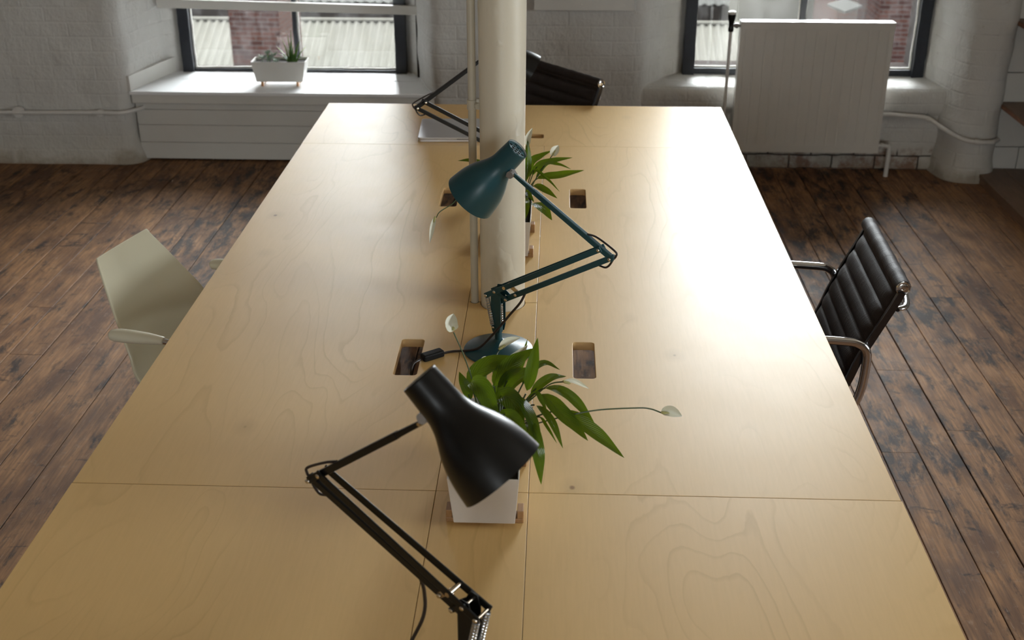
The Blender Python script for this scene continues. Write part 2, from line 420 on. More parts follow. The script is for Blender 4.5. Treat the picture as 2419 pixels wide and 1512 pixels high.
def copy_tree(o, parent=None):
    c = o.copy(); COL.objects.link(c); c.parent = parent
    for ch in list(o.children): copy_tree(ch, c)
    return c
# ------------------------------------------------------------------ setting: floor
XF0, XF1, YF0, YF1 = -7.0, 5.5, -5.0, 6.6
def build_floor():
    bm = B(); cl = bm.loops.layers.float_color.new('board')
    rng = random.Random(3)
    edges = [-7.0]; 
    known = [-3.02, -2.88, -2.735, -2.60, -2.44, -2.31, -2.17, -2.06, -1.93, -1.76, -1.61, -1.485, -1.34, -1.20, -1.06, -.92, -.78, -.65, -.51, -.37, -.24, -.10, .035, .17, .30, .43, .56, .69, .82, .925, 1.03, 1.085, 1.205, 1.335, 1.46, 1.59, 1.73, 1.875, 2.01, 2.155, 2.29]
    while edges[-1] < -3.2: edges.append(edges[-1] + rng.uniform(.12, .155))
    edges += known
    while edges[-1] < 5.45: edges.append(edges[-1] + rng.uniform(.12, .15))
    for i, (a, b) in enumerate(zip(edges, edges[1:])):
        g = rng.choice([.0018, .0028, .0038, .005]); h = rng.uniform(-.0012, .0012)
        ys = [YF0]
        y = YF0 + rng.uniform(1, 5)
        while y < YF1-.6: ys.append(y); y += rng.uniform(3.2, 5.2)
        ys.append(YF1)
        for y0, y1 in zip(ys, ys[1:]):
            c = (rng.random(), rng.random(), 0, 1); ch = .0018
            xa, xb = a+g/2, b-g/2
            prof = [(xa, -.02), (xa, -ch*.8+h), (xa+ch, h), (xb-ch, h), (xb, -ch*.8+h), (xb, -.02)]
            r0 = [bm.verts.new((x, y0+.001, z)) for x, z in prof]; r1 = [bm.verts.new((x, y1-.001, z)) for x, z in prof]
            fs = [bm.faces.new([r0[k], r0[k+1], r1[k+1], r1[k]]) for k in range(5)] + [bm.faces.new(r0), bm.faces.new(r1[::-1])]
            for f in fs:
                for l in f.loops: l[cl] = c
    n0 = len(bm.faces); box(bm, (XF0, YF0, -.12), (XF1, YF1, -.0205), 1)
    o = mk('floor', bm, ['floor', 'dark_gap'], smooth=False); tag(o, 'dark worn floorboards running the length of the room', kind='structure')
build_floor()

# ------------------------------------------------------------------ setting: far wall with deep window reveals
def rounded(pts, rad):
    out = []
    for i, p in enumerate(pts):
        r = rad[i] if i < len(rad) else 0
        if i in (0, len(pts)-1) or r == 0: out.append(V((p[0], p[1], 0))); continue
        P = V((p[0], p[1], 0)); a = (V((pts[i-1][0], pts[i-1][1], 0))-P); b = (V((pts[i+1][0], pts[i+1][1], 0))-P)
        ra = min(r, a.length*.45); rb = min(r, b.length*.45)
        A = P + a.normalized()*ra; Bq = P + b.normalized()*rb
        for k in range(9):
            t = k/8; out.append(A*(1-t)**2 + P*2*t*(1-t) + Bq*t*t)
    # resample
    res = [out[0]]
    for a, b in zip(out, out[1:]):
        n = max(1, int((b-a).length/.03))
        for k in range(1, n+1): res.append(a.lerp(b, k/n))
    return res
def pier(bm, pts, rad, z1=3.2, flare=.03, amp=.011, seed=0.):
    P = rounded(pts, rad)
    L = [0.]
    for a, b in zip(P, P[1:]): L.append(L[-1] + (b-a).length)
    zs = [0, .015, .03, .05, .075] + [.1+.03*k for k in range(34)] + [1.15, 1.25, 1.4, 1.6, 1.9, 2.3, 2.7, z1]
    uvl = bm.loops.layers.uv.verify()
    N = []
    for i in range(len(P)):
        t = (P[min(i+1, len(P)-1)]-P[max(i-1, 0)]).normalized(); N.append(V((t.y, -t.x, 0)))
    rows = []
    for z in zs:
        row = []
        for i, p in enumerate(P):
            q = V((p.x*1.6+seed, p.y*1.6, z*1.6)); edge = min(1, L[i]/.08, (L[-1]-L[i])/.08)
            d = amp*(noise.noise(q*1.4)*1.1 + noise.noise(q*4.5)*.7)*edge
            fl = flare*max(0, 1-z/.16)**2*edge + .010*max(0, 1-abs(z-.12)/.1)*noise.noise(q*3)*edge
            row.append(bm.verts.new(p + N[i]*(d+fl) + V((0, 0, z))))
        rows.append(row)
    for j in range(len(zs)-1):
        for i in range(len(P)-1):
            f = bm.faces.new([rows[j][i], rows[j][i+1], rows[j+1][i+1], rows[j+1][i]])
            for l, (a, b) in zip(f.loops, ((i, j), (i+1, j), (i+1, j+1), (i, j+1))): l[uvl].uv = (L[a], zs[b])
bm = B()
pier(bm, [(-7.0, 6.2), (-5.33, 6.2), (-5.22, 6.68), (-5.14, 6.74)], [0, .07, .05])
pier(bm, [(-3.86, 6.74), (-3.80, 6.68), (-3.70, 6.2), (-2.335, 6.2), (-2.245, 6.66), (-2.15, 6.745)], [0, .05, .07, .075, .05], seed=3.1)
pier(bm, [(-.875, 6.745), (-.80, 6.66), (-.655, 6.2), (.45, 6.2), (.60, 6.44), (.72, 6.535)], [0, .05, .06, .09, .06], seed=7.7)
pier(bm, [(2.005, 6.535), (2.05, 6.46), (2.085, 6.18), (2.14, 6.07), (2.26, 6.05), (2.34, 6.09), (2.37, 6.25), (2.37, 6.6)], [0, .04, .08, .09, .07, .06, .05], flare=.02, amp=.014, seed=12.3)
box(bm, (2.37, 6.19, 0), (5.6, 6.6, 3.2))
box(bm, (-7.1, 6.2, 2.85), (5.6, 7.0, 3.2))
box(bm, (-5.3, 6.25, 0), (-3.7, 6.7, .40)); box(bm, (-2.3, 6.30, -.02), (-.68, 6.76, .375))
o = mk('wall_back', bm, 'wall', angle=60); tag(o, 'white painted rough masonry wall with deep window openings', kind='structure')

def spandrel():
    bm = B(); uvl = bm.loops.layers.uv.verify()
    prof = [(6.262, 0), (6.258, .03), (6.262, .07), (6.255, .11), (6.262, .15), (6.26, .20), (6.262, .25), (6.262, .295), (6.245, .318), (6.232, .335), (6.226, .37), (6.226, .41), (6.231, .432), (6.246, .447), (6.275, .455), (6.33, .457), (6.40, .459), (6.47, .462), (6.56, .468)]
    L = [0.]
    for a, b in zip(prof, prof[1:]): L.append(L[-1]+sqrt((b[0]-a[0])**2+(b[1]-a[1])**2))
    n = 64; X0, X1 = .38, 2.16
    rows = []
    for y, z in prof:
        row = []
        for i in range(n+1):
            x = X0+(X1-X0)*i/n; q = V((x*2+5, y*2, z*2)); d = .016*noise.noise(q*1.5)+.007*noise.noise(q*6)
            if z < .12 and noise.noise(V((x*9, 3, z*14))) > .12: d -= .012
            horiz = y > 6.27
            row.append(bm.verts.new((x, y - (0 if horiz else d), z + (d*.35 if horiz else 0))))
        rows.append(row)
    for j in range(len(prof)-1):
        for i in range(n):
            f = bm.faces.new([rows[j][i], rows[j][i+1], rows[j+1][i+1], rows[j+1][i]])
            for l, (a, b) in zip(f.loops, ((i, j), (i+1, j), (i+1, j+1), (i, j+1))): l[uvl].uv = (X0+(X1-X0)*a/n, L[b])
    o = mk('wall_window_ledge', bm, 'spandrel', angle=60); tag(o, 'flaking white masonry ledge with bare bricks below the radiator', kind='structure')
spandrel()

# window 1 boxed sill
def boxed_sill():
    bm = B()
    for a, b in ((.012, .105), (.107, .205), (.207, .292), (.294, .337)): box(bm, (-2.32, 6.262, a), (-.63, 6.285, b))
    o = mk('trim_1', bm, 'whitewood', smooth=False, bevel=.0012); tag(o, 'white painted boards closing the front under the left window sill', kind='structure')
    bm = B(); box(bm, (-2.325, 6.232, .335), (-.635, 6.262, .383)); 
    o = mk('trim_2', bm, 'whitewood', smooth=False, bevel=.002); tag(o, 'white fascia board along the front of the left window sill', kind='structure')
    bm = B(); box(bm, (-2.335, 6.222, .383), (-.64, 6.505, .402)); box(bm, (-2.335, 6.508, .383), (-.70, 6.75, .402))
    o = mk('window_sill', bm, 'sillwood', smooth=False, bevel=.004); tag(o, 'deep white gloss painted window sill of two boards', kind='structure')
    bm = B()
    barp(bm, (-2.333, 6.225, .445), (-2.215, 6.70, .445), .02, .085)
    o = mk('trim_3', bm, 'whitewood', smooth=False, bevel=.002); tag(o, 'white upstand board at the left end of the window sill', kind='structure')
    bm = B(); barp(bm, (-.642, 6.225, .445), (-.775, 6.70, .445), .02, .085)
    o = mk('trim_4', bm, 'whitewood', smooth=False, bevel=.002); tag(o, 'white upstand board at the right end of the window sill', kind='structure')
    bm = B(); barp(bm, (-2.235, 6.585, .812), (-.755, 6.585, .782), .028, .048)
    o = mk('trim_5', bm, 'whitewood', smooth=False, bevel=.002); tag(o, 'white wooden rail fixed across the left window', kind='structure')
    bm = B(); box(bm, (-.12, 6.166, .868), (.395, 6.19, 1.22))
    for x in (.125, .345): cyl(bm, (x, 6.168, .898), (x, 6.1645, .898), .004, 8)
    o = mk('trim_6', bm, 'whitewood', smooth=False, bevel=.002); tag(o, 'white board nailed to the wall between the windows', kind='structure')
boxed_sill()

def window(n, x0, x1, y, z0, z1, lw, mull, bot, thin=.03, extra=0):
    root = empty('window_%d' % n, (x0, y, z0)); tag(root, kind='structure')
    bm = B(); d = .05
    def wob(bm, lo, hi):
        # slightly irregular, thickly painted section
        lo = V(lo); hi = V(hi); ax = max(range(3), key=lambda k: hi[k]-lo[k]); n_ = max(2, int((hi[ax]-lo[ax])/.045))
        o1 = [k for k in range(3) if k != ax]; rings = []
        for i in range(n_+1):
            ring = []
            for sx, sy in ((0, 0), (1, 0), (1, 1), (0, 1)):
                c = [0, 0, 0]; c[ax] = lo[ax]+(hi[ax]-lo[ax])*i/n_; c[o1[0]] = (lo, hi)[sx][o1[0]]; c[o1[1]] = (lo, hi)[sy][o1[1]]
                v = V(c); nn = noise.noise_vector(v*14)*.0035; nn[ax] = 0; ring.append(bm.verts.new(v+nn))
            rings.append(ring)
        for a, b in zip(rings, rings[1:]):
            for k in range(4): bm.faces.new([a[k], a[(k+1) % 4], b[(k+1) % 4], b[k]])
        bm.faces.new(rings[0]); bm.faces.new(rings[-1])
    wob(bm, (x0, y-d, z0), (x0+lw, y+.02, z1)); wob(bm, (x1-lw, y-d, z0), (x1, y+.02, z1))
    wob(bm, (x0, y-d, z1-.05), (x1, y+.02, z1)); wob(bm, (x0+lw, y-.028, z0), (x1-lw, y+.02, z0+bot))
    mk('window_frame', bm, 'blackframe', root, angle=30)
    bm = B(); wob(bm, (mull-thin/2, y-.03, z0+bot), (mull+thin/2, y+.015, z1-.05)); mk('mullion', bm, 'blackframe', root, angle=30)
    for k in range(1, 4):
        z = z0+(z1-z0)*k/4+extra; bm = B(); box(bm, (x0+lw, y-.02, z-.012), (x1-lw, y+.012, z+.012)); mk('glazing_bar', bm, 'blackframe', root, smooth=False)
    # putty fillets around the glass
    bm = B()
    for a, b in ((x0+lw, mull-thin/2), (mull+thin/2, x1-lw)):
        wob(bm, (a, y-.004, z0+bot), (a+.007, y+.01, z1-.05)); wob(bm, (b-.007, y-.004, z0+bot), (b, y+.01, z1-.05)); wob(bm, (a, y-.006, z0+bot), (b, y+.01, z0+bot+.008))
    mk('putty', bm, 'putty', root, angle=30)
    bm = B(); box(bm, (x0+lw, y+.010, z0+bot), (x1-lw, y+.014, z1-.04)); mk('glass_pane', bm, 'glass', root, smooth=False)
    l = bpy.data.lights.new('sky_portal', 'AREA'); l.shape = 'RECTANGLE'; l.size = x1-x0; l.size_y = z1-z0; l.cycles.is_portal = True
    lo = bpy.data.objects.new('sky_portal_%d' % n, l); COL.objects.link(lo); lo.location = ((x0+x1)/2, y+.06, (z0+z1)/2)
    lo.rotation_euler = (radians(-90), 0, 0)
    return root
window(1, -2.165, -.862, 6.73, .402, 2.85, .062, -1.497, .014, .022)
window(2, .700, 2.02, 6.52, .455, 2.85, .062, 1.335, .042, .030)
window(3, -5.17, -3.85, 6.73, .402, 2.85, .062, -4.5, .014, .022)

# remaining room shell (outside the photograph)
bm = B(); box(bm, (-7.2, -5.2, 3.2), (5.7, 7.0, 3.35)); o = mk('ceiling', bm, 'cream', smooth=False); tag(o, 'cream ceiling', kind='structure')
bm = B(); LWW = []; ys = [-5.2]+[v for p in LWW for v in p]+[7.0]
for a, b in zip(ys[::2], ys[1::2]): box(bm, (-7.2, a, -.1), (-7.0, b, 3.2))
for a, b in LWW:
    box(bm, (-7.2, a, -.1), (-7.0, b, .9)); box(bm, (-7.2, a, 2.6), (-7.0, b, 3.2))
    root = empty('window_8', (-7.1, a, .9)); tag(root, kind='structure'); wf = B()
    for lo, hi in (((-7.13, a, .9), (-7.07, a+.05, 2.6)), ((-7.13, b-.05, .9), (-7.07, b, 2.6)), ((-7.13, a, .9), (-7.07, b, .95)), ((-7.13, a, 2.55), (-7.07, b, 2.6)), ((-7.13, (a+b)/2-.015, .9), (-7.07, (a+b)/2+.015, 2.6))): box(wf, lo, hi)
    mk('window_frame', wf, 'blackframe', root, smooth=False)
    wf = B(); box(wf, (-7.105, a+.04, .94), (-7.1, b-.04, 2.56)); mk('glass_pane', wf, 'glass', root, smooth=False)
    l = bpy.data.lights.new('sky_portal', 'AREA'); l.shape = 'RECTANGLE'; l.size = 1.7; l.size_y = b-a; l.cycles.is_portal = True
    lo = bpy.data.objects.new('sky_portal_8', l); COL.objects.link(lo); lo.location = (-7.16, (a+b)/2, 1.75); lo.rotation_euler = (0, radians(-90), 0)
o = mk('wall_left', bm, 'plaster', smooth=False); tag(o, 'white side wall', kind='structure')
RWW = [(.3, 2.2)]; RZ0, RZ1 = .95, 2.75
bm = B(); ys = [-5.2]+[v for p in RWW for v in p]+[7.0]
for a, b in zip(ys[::2], ys[1::2]): box(bm, (5.5, a, -.1), (5.7, b, 3.2))
for a, b in RWW: box(bm, (5.5, a, -.1), (5.7, b, RZ0)); box(bm, (5.5, a, RZ1), (5.7, b, 3.2))
for n, (a, b) in enumerate(RWW):
    root = empty('window_%d' % (n+6), (5.6, a, RZ0)); tag(root, kind='structure')
    wf = B()
    for lo, hi in (((5.57, a, RZ0), (5.63, a+.05, RZ1)), ((5.57, b-.05, RZ0), (5.63, b, RZ1)), ((5.57, a, RZ0), (5.63, b, RZ0+.05)), ((5.57, a, RZ1-.05), (5.63, b, RZ1)), ((5.57, (a+b)/2-.015, RZ0), (5.63, (a+b)/2+.015, RZ1))): box(wf, lo, hi)
    mk('window_frame', wf, 'blackframe', root, smooth=False)
    wf = B(); box(wf, (5.6, a+.04, RZ0+.04), (5.605, b-.04, RZ1-.04)); mk('glass_pane', wf, 'glass', root, smooth=False)
    l = bpy.data.lights.new('sky_portal', 'AREA'); l.shape = 'RECTANGLE'; l.size = RZ1-RZ0; l.size_y = b-a; l.cycles.is_portal = True
    lo = bpy.data.objects.new('sky_portal_%d' % (n+6), l); COL.objects.link(lo); lo.location = (5.66, (a+b)/2, (RZ0+RZ1)/2); lo.rotation_euler = (0, radians(90), 0)
o = mk('wall_right', bm, 'plaster', smooth=False); tag(o, 'white side wall', kind='structure')
bm = B()
fill_windows = [(-.9, .55)]  # invented window behind the viewer, added for fill light
xs = [-7.0]+[v for p in fill_windows for v in p]+[5.5]
for a, b in zip(xs[::2], xs[1::2]): box(bm, (a, -5.2, 0), (b, -5.0, 3.2))
for a, b in fill_windows: box(bm, (a, -5.2, 0), (b, -5.0, .9)); box(bm, (a, -5.2, 2.4), (b, -5.0, 3.2))
o = mk('wall_front', bm, 'cream', smooth=False); tag(o, 'cream wall behind the viewer', kind='structure')
for n, (a, b) in enumerate(fill_windows):
    root = empty('window_%d' % (n+4), (a, -5.1, .9)); tag(root, kind='structure')
    bm = B()
    for lo, hi in (((a, -5.13, .9), (a+.05, -5.07, 2.4)), ((b-.05, -5.13, .9), (b, -5.07, 2.4)), ((a, -5.13, .9), (b, -5.07, .95)), ((a, -5.13, 2.35), (b, -5.07, 2.4)), (((a+b)/2-.015, -5.13, .9), ((a+b)/2+.015, -5.07, 2.4))): box(bm, lo, hi)
    mk('window_frame', bm, 'blackframe', root, smooth=False)
    bm = B(); box(bm, (a+.04, -5.105, .94), (b-.04, -5.1, 2.36)); mk('glass_pane', bm, 'glass', root, smooth=False)
    l = bpy.data.lights.new('sky_portal', 'AREA'); l.shape = 'RECTANGLE'; l.size = b-a; l.size_y = 1.5; l.cycles.is_portal = True
    lo = bpy.data.objects.new('sky_portal_%d' % (n+4), l); COL.objects.link(lo); lo.location = ((a+b)/2, -5.16, 1.65); lo.rotation_euler = (radians(90), 0, 0)

# pipework on the wall
bm = B(); tube(bm, smoothpath([(-3.9, 6.165, .296), (-2.95, 6.17, .293), (-2.50, 6.17, .297), (-2.38, 6.165, .298), (-2.31, 6.205, .302), (-2.275, 6.262, .306)], 6), .0115, 12)
o = mk('wall_pipe', bm, 'pipe'); tag(o, 'thin white pipe along the left stretch of masonry wall, ending at the boxed sill', 'pipe', 'white pipes along the far wall')
for x in (-2.945, -2.49):
    bm = B(); cyl(bm, (x, 6.19, .294), (x, 6.165, .294), .030 if x < -2.6 else .02, 20); c_ = mk('pipe_clip', bm, 'pipe', o)
bm = B(); tube(bm, smoothpath([(1.60, 6.19, .330), (1.76, 6.195, .330), (1.90, 6.195, .322), (1.99, 6.19, .312), (2.045, 6.13, .285), (2.095, 6.055, .262), (2.15, 6.015, .245), (2.22, 6.005, .238), (2.29, 6.02, .236), (2.335, 6.06, .236)], 6), .012, 12)
o = mk('wall_pipe', bm, 'pipe'); tag(o, 'thin white pipe running from behind the radiator and bending round the stone pillar', 'pipe', 'white pipes along the far wall')
bm = B(); tube(bm, [(1.985, 6.19, .3125), (2.003, 6.178, .306)], .0155, 12); mk('pipe_collar', bm, 'pipe', o)
bm = B(); tube(bm, [(2.195, 6.007, .240), (2.215, 6.006, .2385)], .0155, 12); mk('pipe_collar', bm, 'pipe', o)

# radiator
def radiator():
    x0, x1, yf, yb, z0, z1 = .946, 1.728, 6.10, 6.165, .142, .832
    root = empty('radiator', ((x0+x1)/2, yb, 0)); tag(root, 'cream ribbed panel radiator below the right window', 'radiator')
    bm = B(); n = 300
    rib = (x1-x0-.045)/14
    prof = [(yb-.01, z0+.010), (yf+.010, z0), (yf, z0+.006), (yf, z0+.034), (yf+.001, z0+.037)]
    cols = []
    zs = [z0+.037, z0+.046, z0+.06, z1-.062, z1-.048, z1-.040]
    dep = [0, .4, 1, 1, .4, 0]
    grid_v = []
    for i in range(n+1):
        x = x0+(x1-x0)*i/n; t = ((x-x0-.0225)/rib) % 1.0; inside = x0+.0225 < x < x1-.0225
        g = max(0, 1-min(t, 1-t)/.10)  # narrow grooves
        rec = (.0038*g + .0010) if inside else 0
        grid_v.append([bm.verts.new((x, yf+.001+rec*dd, z)) for z, dd in zip(zs, dep)])
    for i in range(n):
        for j in range(5): bm.faces.new([grid_v[i][j], grid_v[i+1][j], grid_v[i+1][j+1], grid_v[i][j+1]])
    box(bm, (x0, yf, z0), (x1, yb, z0+.037)); box(bm, (x0, yf, z1-.040), (x1, yf+.012, z1-.004)); box(bm, (x0, yf+.008, z0), (x0+.006, yb, z1)); box(bm, (x1-.006, yf+.008, z0), (x1, yb, z1)); box(bm, (x0, yb-.008, z0), (x1, yb, z1))
    mk('panel', bm, 'radiator', root, angle=50)
    bm = B(); box(bm, (x0-.002, yf-.001, z1-.040), (x1+.002, yf+.002, z1)); box(bm, (x0-.002, yf-.001, z1-.004), (x1+.002, yb+.001, z1))
    mk('top_cover', bm, 'radiator', root, smooth=False, bevel=.0025)
    bm = B(); box(bm, (1.36, 6.128, z1), (1.40, 6.15, z1+.004)); mk('vent_key', bm, 'black', root, smooth=False)
    for x in (1.08, 1.58):
        bm = B(); box(bm, (x-.02, yb, .25), (x+.02, 6.26, .70)); mk('wall_bracket', bm, 'radiator', root, smooth=False)
    # valve: white-tipped black head over a black body, grey union to the panel
    root2 = root
    bm = B(); lathe(bm, [(0, .013), (.012, .015), (.02, .014), (.032, .012), (.045, .0135), (.062, .018), (.080, .0215), (.090, .021), (.0905, .0)], (.898, 6.13, .775), (0, 0, 1), 24, cap0=True)
    vb = mk('valve', bm, 'black', root2)
    bm = B(); lathe(bm, [(0, .0215), (.006, .022), (.012, .020), (.016, .012), (.017, 0)], (.898, 6.13, .864), (0, 0, 1), 24, cap0=True); mk('valve_cap', bm, 'pipe', vb)
    bm = B(); cyl(bm, (.905, 6.13, .806), (.950, 6.13, .806), .009, 16); cyl(bm, (.918, 6.13, .806), (.934, 6.13, .806), .014, 6); mk('valve_union', bm, 'graysteel', vb)
    bm = B(); tube(bm, [(.898, 6.13, .78), (.898, 6.13, .0)], .0085, 14); mk('supply_pipe', bm, 'pipe', root2)
    bm = B(); tube(bm, [(1.72, 6.14, .172), (1.79, 6.14, .172)], .010, 12); tube(bm, smoothpath([(1.775, 6.14, .172), (1.793, 6.14, .166), (1.797, 6.14, .150), (1.797, 6.14, .0)], 5), .0125, 14)
    cyl(bm, (1.748, 6.14, .172), (1.764, 6.14, .172), .015, 6); mk('return_pipe', bm, 'pipe', root2)
radiator()

# shelving with white boarded back and worn treads, right edge
def shelving():
    root = empty('shelving', (2.9, 6.1, 0)); tag(root, 'white boarded shelving with worn brown shelves beside the stone pillar', 'shelves')
    bm = B()
    for a, b, c, d in ((2.336, .012, 2.488, .168), (2.492, .012, 3.6, .168), (2.336, .172, 2.515, .385), (2.519, .172, 3.6, .385), (2.336, .385, 3.6, .568), (2.336, .573, 3.6, .83), (2.336, .834, 3.6, 1.3)):
        box(bm, (a, 6.155, b), (c, 6.185, d))
    mk('back_panel', bm, 'whitewood', root, smooth=False, bevel=.001)
    bm = B(); box(bm, (2.322, 6.145, 0), (2.334, 6.188, 1.3)); mk('edge_strip', bm, 'sillwood', root, smooth=False, bevel=.002)
    for z in (.392, .826):
        bm = B(); box(bm, (2.338, 5.45, z), (3.6, 6.155, z+.024)); s = mk('shelf', bm, 'treadwood', root, smooth=False, bevel=.003)
        bm = B(); box(bm, (2.332, 5.45, z+.002), (2.338, 6.155, z+.022)); mk('shelf_edge', bm, 'treadedge', s, smooth=False, bevel=.002)
    bm = B(); box(bm, (3.55, 5.45, 0), (3.6, 6.155, 1.3)); mk('side_panel', bm, 'whitewood', root, smooth=False)
    bm = B()
    for k in range(8): box(bm, (2.262+.155*k, 3.6, .032), (2.262+.155*k+.152, 6.14, .052))
    box(bm, (2.267, 3.61, 0), (3.5, 6.13, .032))
    o = mk('floor_platform', bm, 'treadwood', smooth=False, bevel=.002); tag(o, 'low worn wooden platform step at the right edge below the shelving', kind='structure')
shelving()

# iron column and conduit
def column():
    bm = B()
    prof = [(z, .0575+.0010*sin(z*9)) for z in [0, .3, .6, .9, 1.2, 1.5, 1.9, 2.4, 3.2]]
    lathe(bm, prof, (-.1305, 2.818, 0), (0, 0, 1), 64, cap0=True, cap1=True)
    o = mk('iron_column', bm, 'column', loc=(-.1305, 2.818, 0)); tag(o, 'round cream painted iron column rising through the table', 'column')
    bm = B(); lathe(bm, [(.0, .0101), (3.2, .0101)], (-.2055, 2.822, 0), (0, 0, 1), 20, cap0=True, cap1=True)
    o = mk('conduit', bm, 'conduit', loc=(-.2055, 2.822, 0)); tag(o, 'thin cream electrical conduit standing beside the iron column', 'conduit')
    bm = B(); lathe(bm, [(0, .0104), (.001, .0128), (.024, .0128), (.025, .0104)], (-.2055, 2.822, 1.262), (0, 0, 1), 24)
    cyl(bm, (-.1925, 2.815, 1.275), (-.1835, 2.807, 1.275), .0075, 12); cyl(bm, (-.194, 2.806, 1.275), (-.190, 2.801, 1.275), .007, 12)
    box(bm, (-.194, 2.812, 1.264), (-.186, 2.826, 1.290)); mk('saddle_clip', bm, 'conduit', o)
column()

# ------------------------------------------------------------------ outside the windows
def corrug(bm, x0, x1, y0, z0, y1, z1, pitch=.146, amp=.022, n=None):
    n = n or int((x1-x0)/pitch*8); d = V((0, y1-y0, z1-z0)).normalized(); nrm = V((0, -d.z, d.y))
    a = []; b = []
    for i in range(n+1):
        x = x0+(x1-x0)*i/n; h = amp*cos(2*pi*(x-x0)/pitch); a.append(bm.verts.new(V((x, y0, z0))+nrm*h)); b.append(bm.verts.new(V((x, y1, z1))+nrm*h))
    for i in range(n): bm.faces.new([a[i], a[i+1], b[i+1], b[i]])
def uvbox(bm, lo, hi, mat4=None, top_mi=0, side_mi=0):
    uvl = bm.loops.layers.uv.verify(); vs = box(bm, lo, hi)
    fs = set(f for v in vs for f in v.link_faces)
    for f in fs:
        n = f.normal.copy(); f.normal_update(); n = f.normal
        if abs(n.x) > .9: f.material_index = side_mi
        for l in f.loops:
            c = l.vert.co; l[uvl].uv = (c.x, c.z) if abs(n.y) > .9 else ((c.y, c.z) if abs(n.x) > .9 else (c.x, c.y))
    if mat4 is not None:
        for v in vs: v.co = mat4 @ v.co
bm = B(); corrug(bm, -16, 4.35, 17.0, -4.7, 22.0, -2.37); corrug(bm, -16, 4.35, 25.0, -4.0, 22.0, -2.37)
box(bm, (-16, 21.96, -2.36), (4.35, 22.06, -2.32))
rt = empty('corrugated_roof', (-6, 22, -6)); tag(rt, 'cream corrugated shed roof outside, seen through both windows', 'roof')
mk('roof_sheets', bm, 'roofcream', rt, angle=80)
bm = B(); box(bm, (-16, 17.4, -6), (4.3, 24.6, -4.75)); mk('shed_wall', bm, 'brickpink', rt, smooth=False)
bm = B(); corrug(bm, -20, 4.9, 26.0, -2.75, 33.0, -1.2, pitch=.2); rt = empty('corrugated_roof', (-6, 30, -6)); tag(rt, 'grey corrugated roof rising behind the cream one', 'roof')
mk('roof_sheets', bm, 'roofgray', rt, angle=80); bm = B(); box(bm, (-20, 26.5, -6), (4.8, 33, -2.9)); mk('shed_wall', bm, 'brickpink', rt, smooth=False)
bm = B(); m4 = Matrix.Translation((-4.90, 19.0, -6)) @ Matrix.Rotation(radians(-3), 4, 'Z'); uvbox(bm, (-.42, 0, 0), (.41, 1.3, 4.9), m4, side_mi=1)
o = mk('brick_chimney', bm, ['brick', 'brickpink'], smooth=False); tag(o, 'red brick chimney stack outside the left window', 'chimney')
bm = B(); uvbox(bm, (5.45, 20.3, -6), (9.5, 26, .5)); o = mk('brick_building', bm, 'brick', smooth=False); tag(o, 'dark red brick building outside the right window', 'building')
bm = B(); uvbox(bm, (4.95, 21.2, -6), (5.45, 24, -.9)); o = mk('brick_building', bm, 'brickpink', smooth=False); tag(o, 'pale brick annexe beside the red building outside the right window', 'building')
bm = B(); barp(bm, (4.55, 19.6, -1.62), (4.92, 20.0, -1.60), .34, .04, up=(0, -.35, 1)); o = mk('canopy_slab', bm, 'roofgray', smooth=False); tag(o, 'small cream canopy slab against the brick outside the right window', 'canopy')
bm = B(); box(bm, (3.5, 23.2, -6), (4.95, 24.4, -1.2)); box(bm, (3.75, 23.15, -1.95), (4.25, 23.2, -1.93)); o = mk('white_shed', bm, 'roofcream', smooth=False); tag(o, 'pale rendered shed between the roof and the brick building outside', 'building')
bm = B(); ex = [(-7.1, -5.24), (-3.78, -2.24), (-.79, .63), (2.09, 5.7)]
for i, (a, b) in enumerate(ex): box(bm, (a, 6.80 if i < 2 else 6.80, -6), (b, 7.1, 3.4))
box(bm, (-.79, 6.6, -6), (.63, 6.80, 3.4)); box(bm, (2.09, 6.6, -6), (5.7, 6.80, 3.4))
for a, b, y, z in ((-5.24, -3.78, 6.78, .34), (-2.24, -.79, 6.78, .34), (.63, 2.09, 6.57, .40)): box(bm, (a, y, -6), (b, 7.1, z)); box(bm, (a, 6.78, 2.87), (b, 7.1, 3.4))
box(bm, (-40, 6.85, 3.4), (40, 7.6, 16)); o = mk('wall_exterior', bm, 'brick', smooth=False); tag(o, 'outer brick wall of this building, with upper storeys added to shade the yard', kind='structure')  # tall upper box is added to keep sky light off the roofs
bm = B(); uvbox(bm, (-40, 27, -6), (-7.0, 40, 24)); o = mk('sky_blocker', bm, 'brick', smooth=False); tag(o, 'tall brick block added to cut the sky beyond the left window', 'building')  # added blocker: dims the sky reflected on the table's left side
bm = B(); uvbox(bm, (14, 12, -6), (30, 45, 12)); o = mk('sky_blocker', bm, 'brick', smooth=False); tag(o, 'tall brick block added on the right to shade the yard', 'building')  # added blocker: shades the roofs and yard from the right
bm = B(); box(bm, (-40, 8, -6.2), (40, 60, -6)); o = mk('ground_outside', bm, 'ground', smooth=False); tag(o, 'grey yard outside', kind='structure')
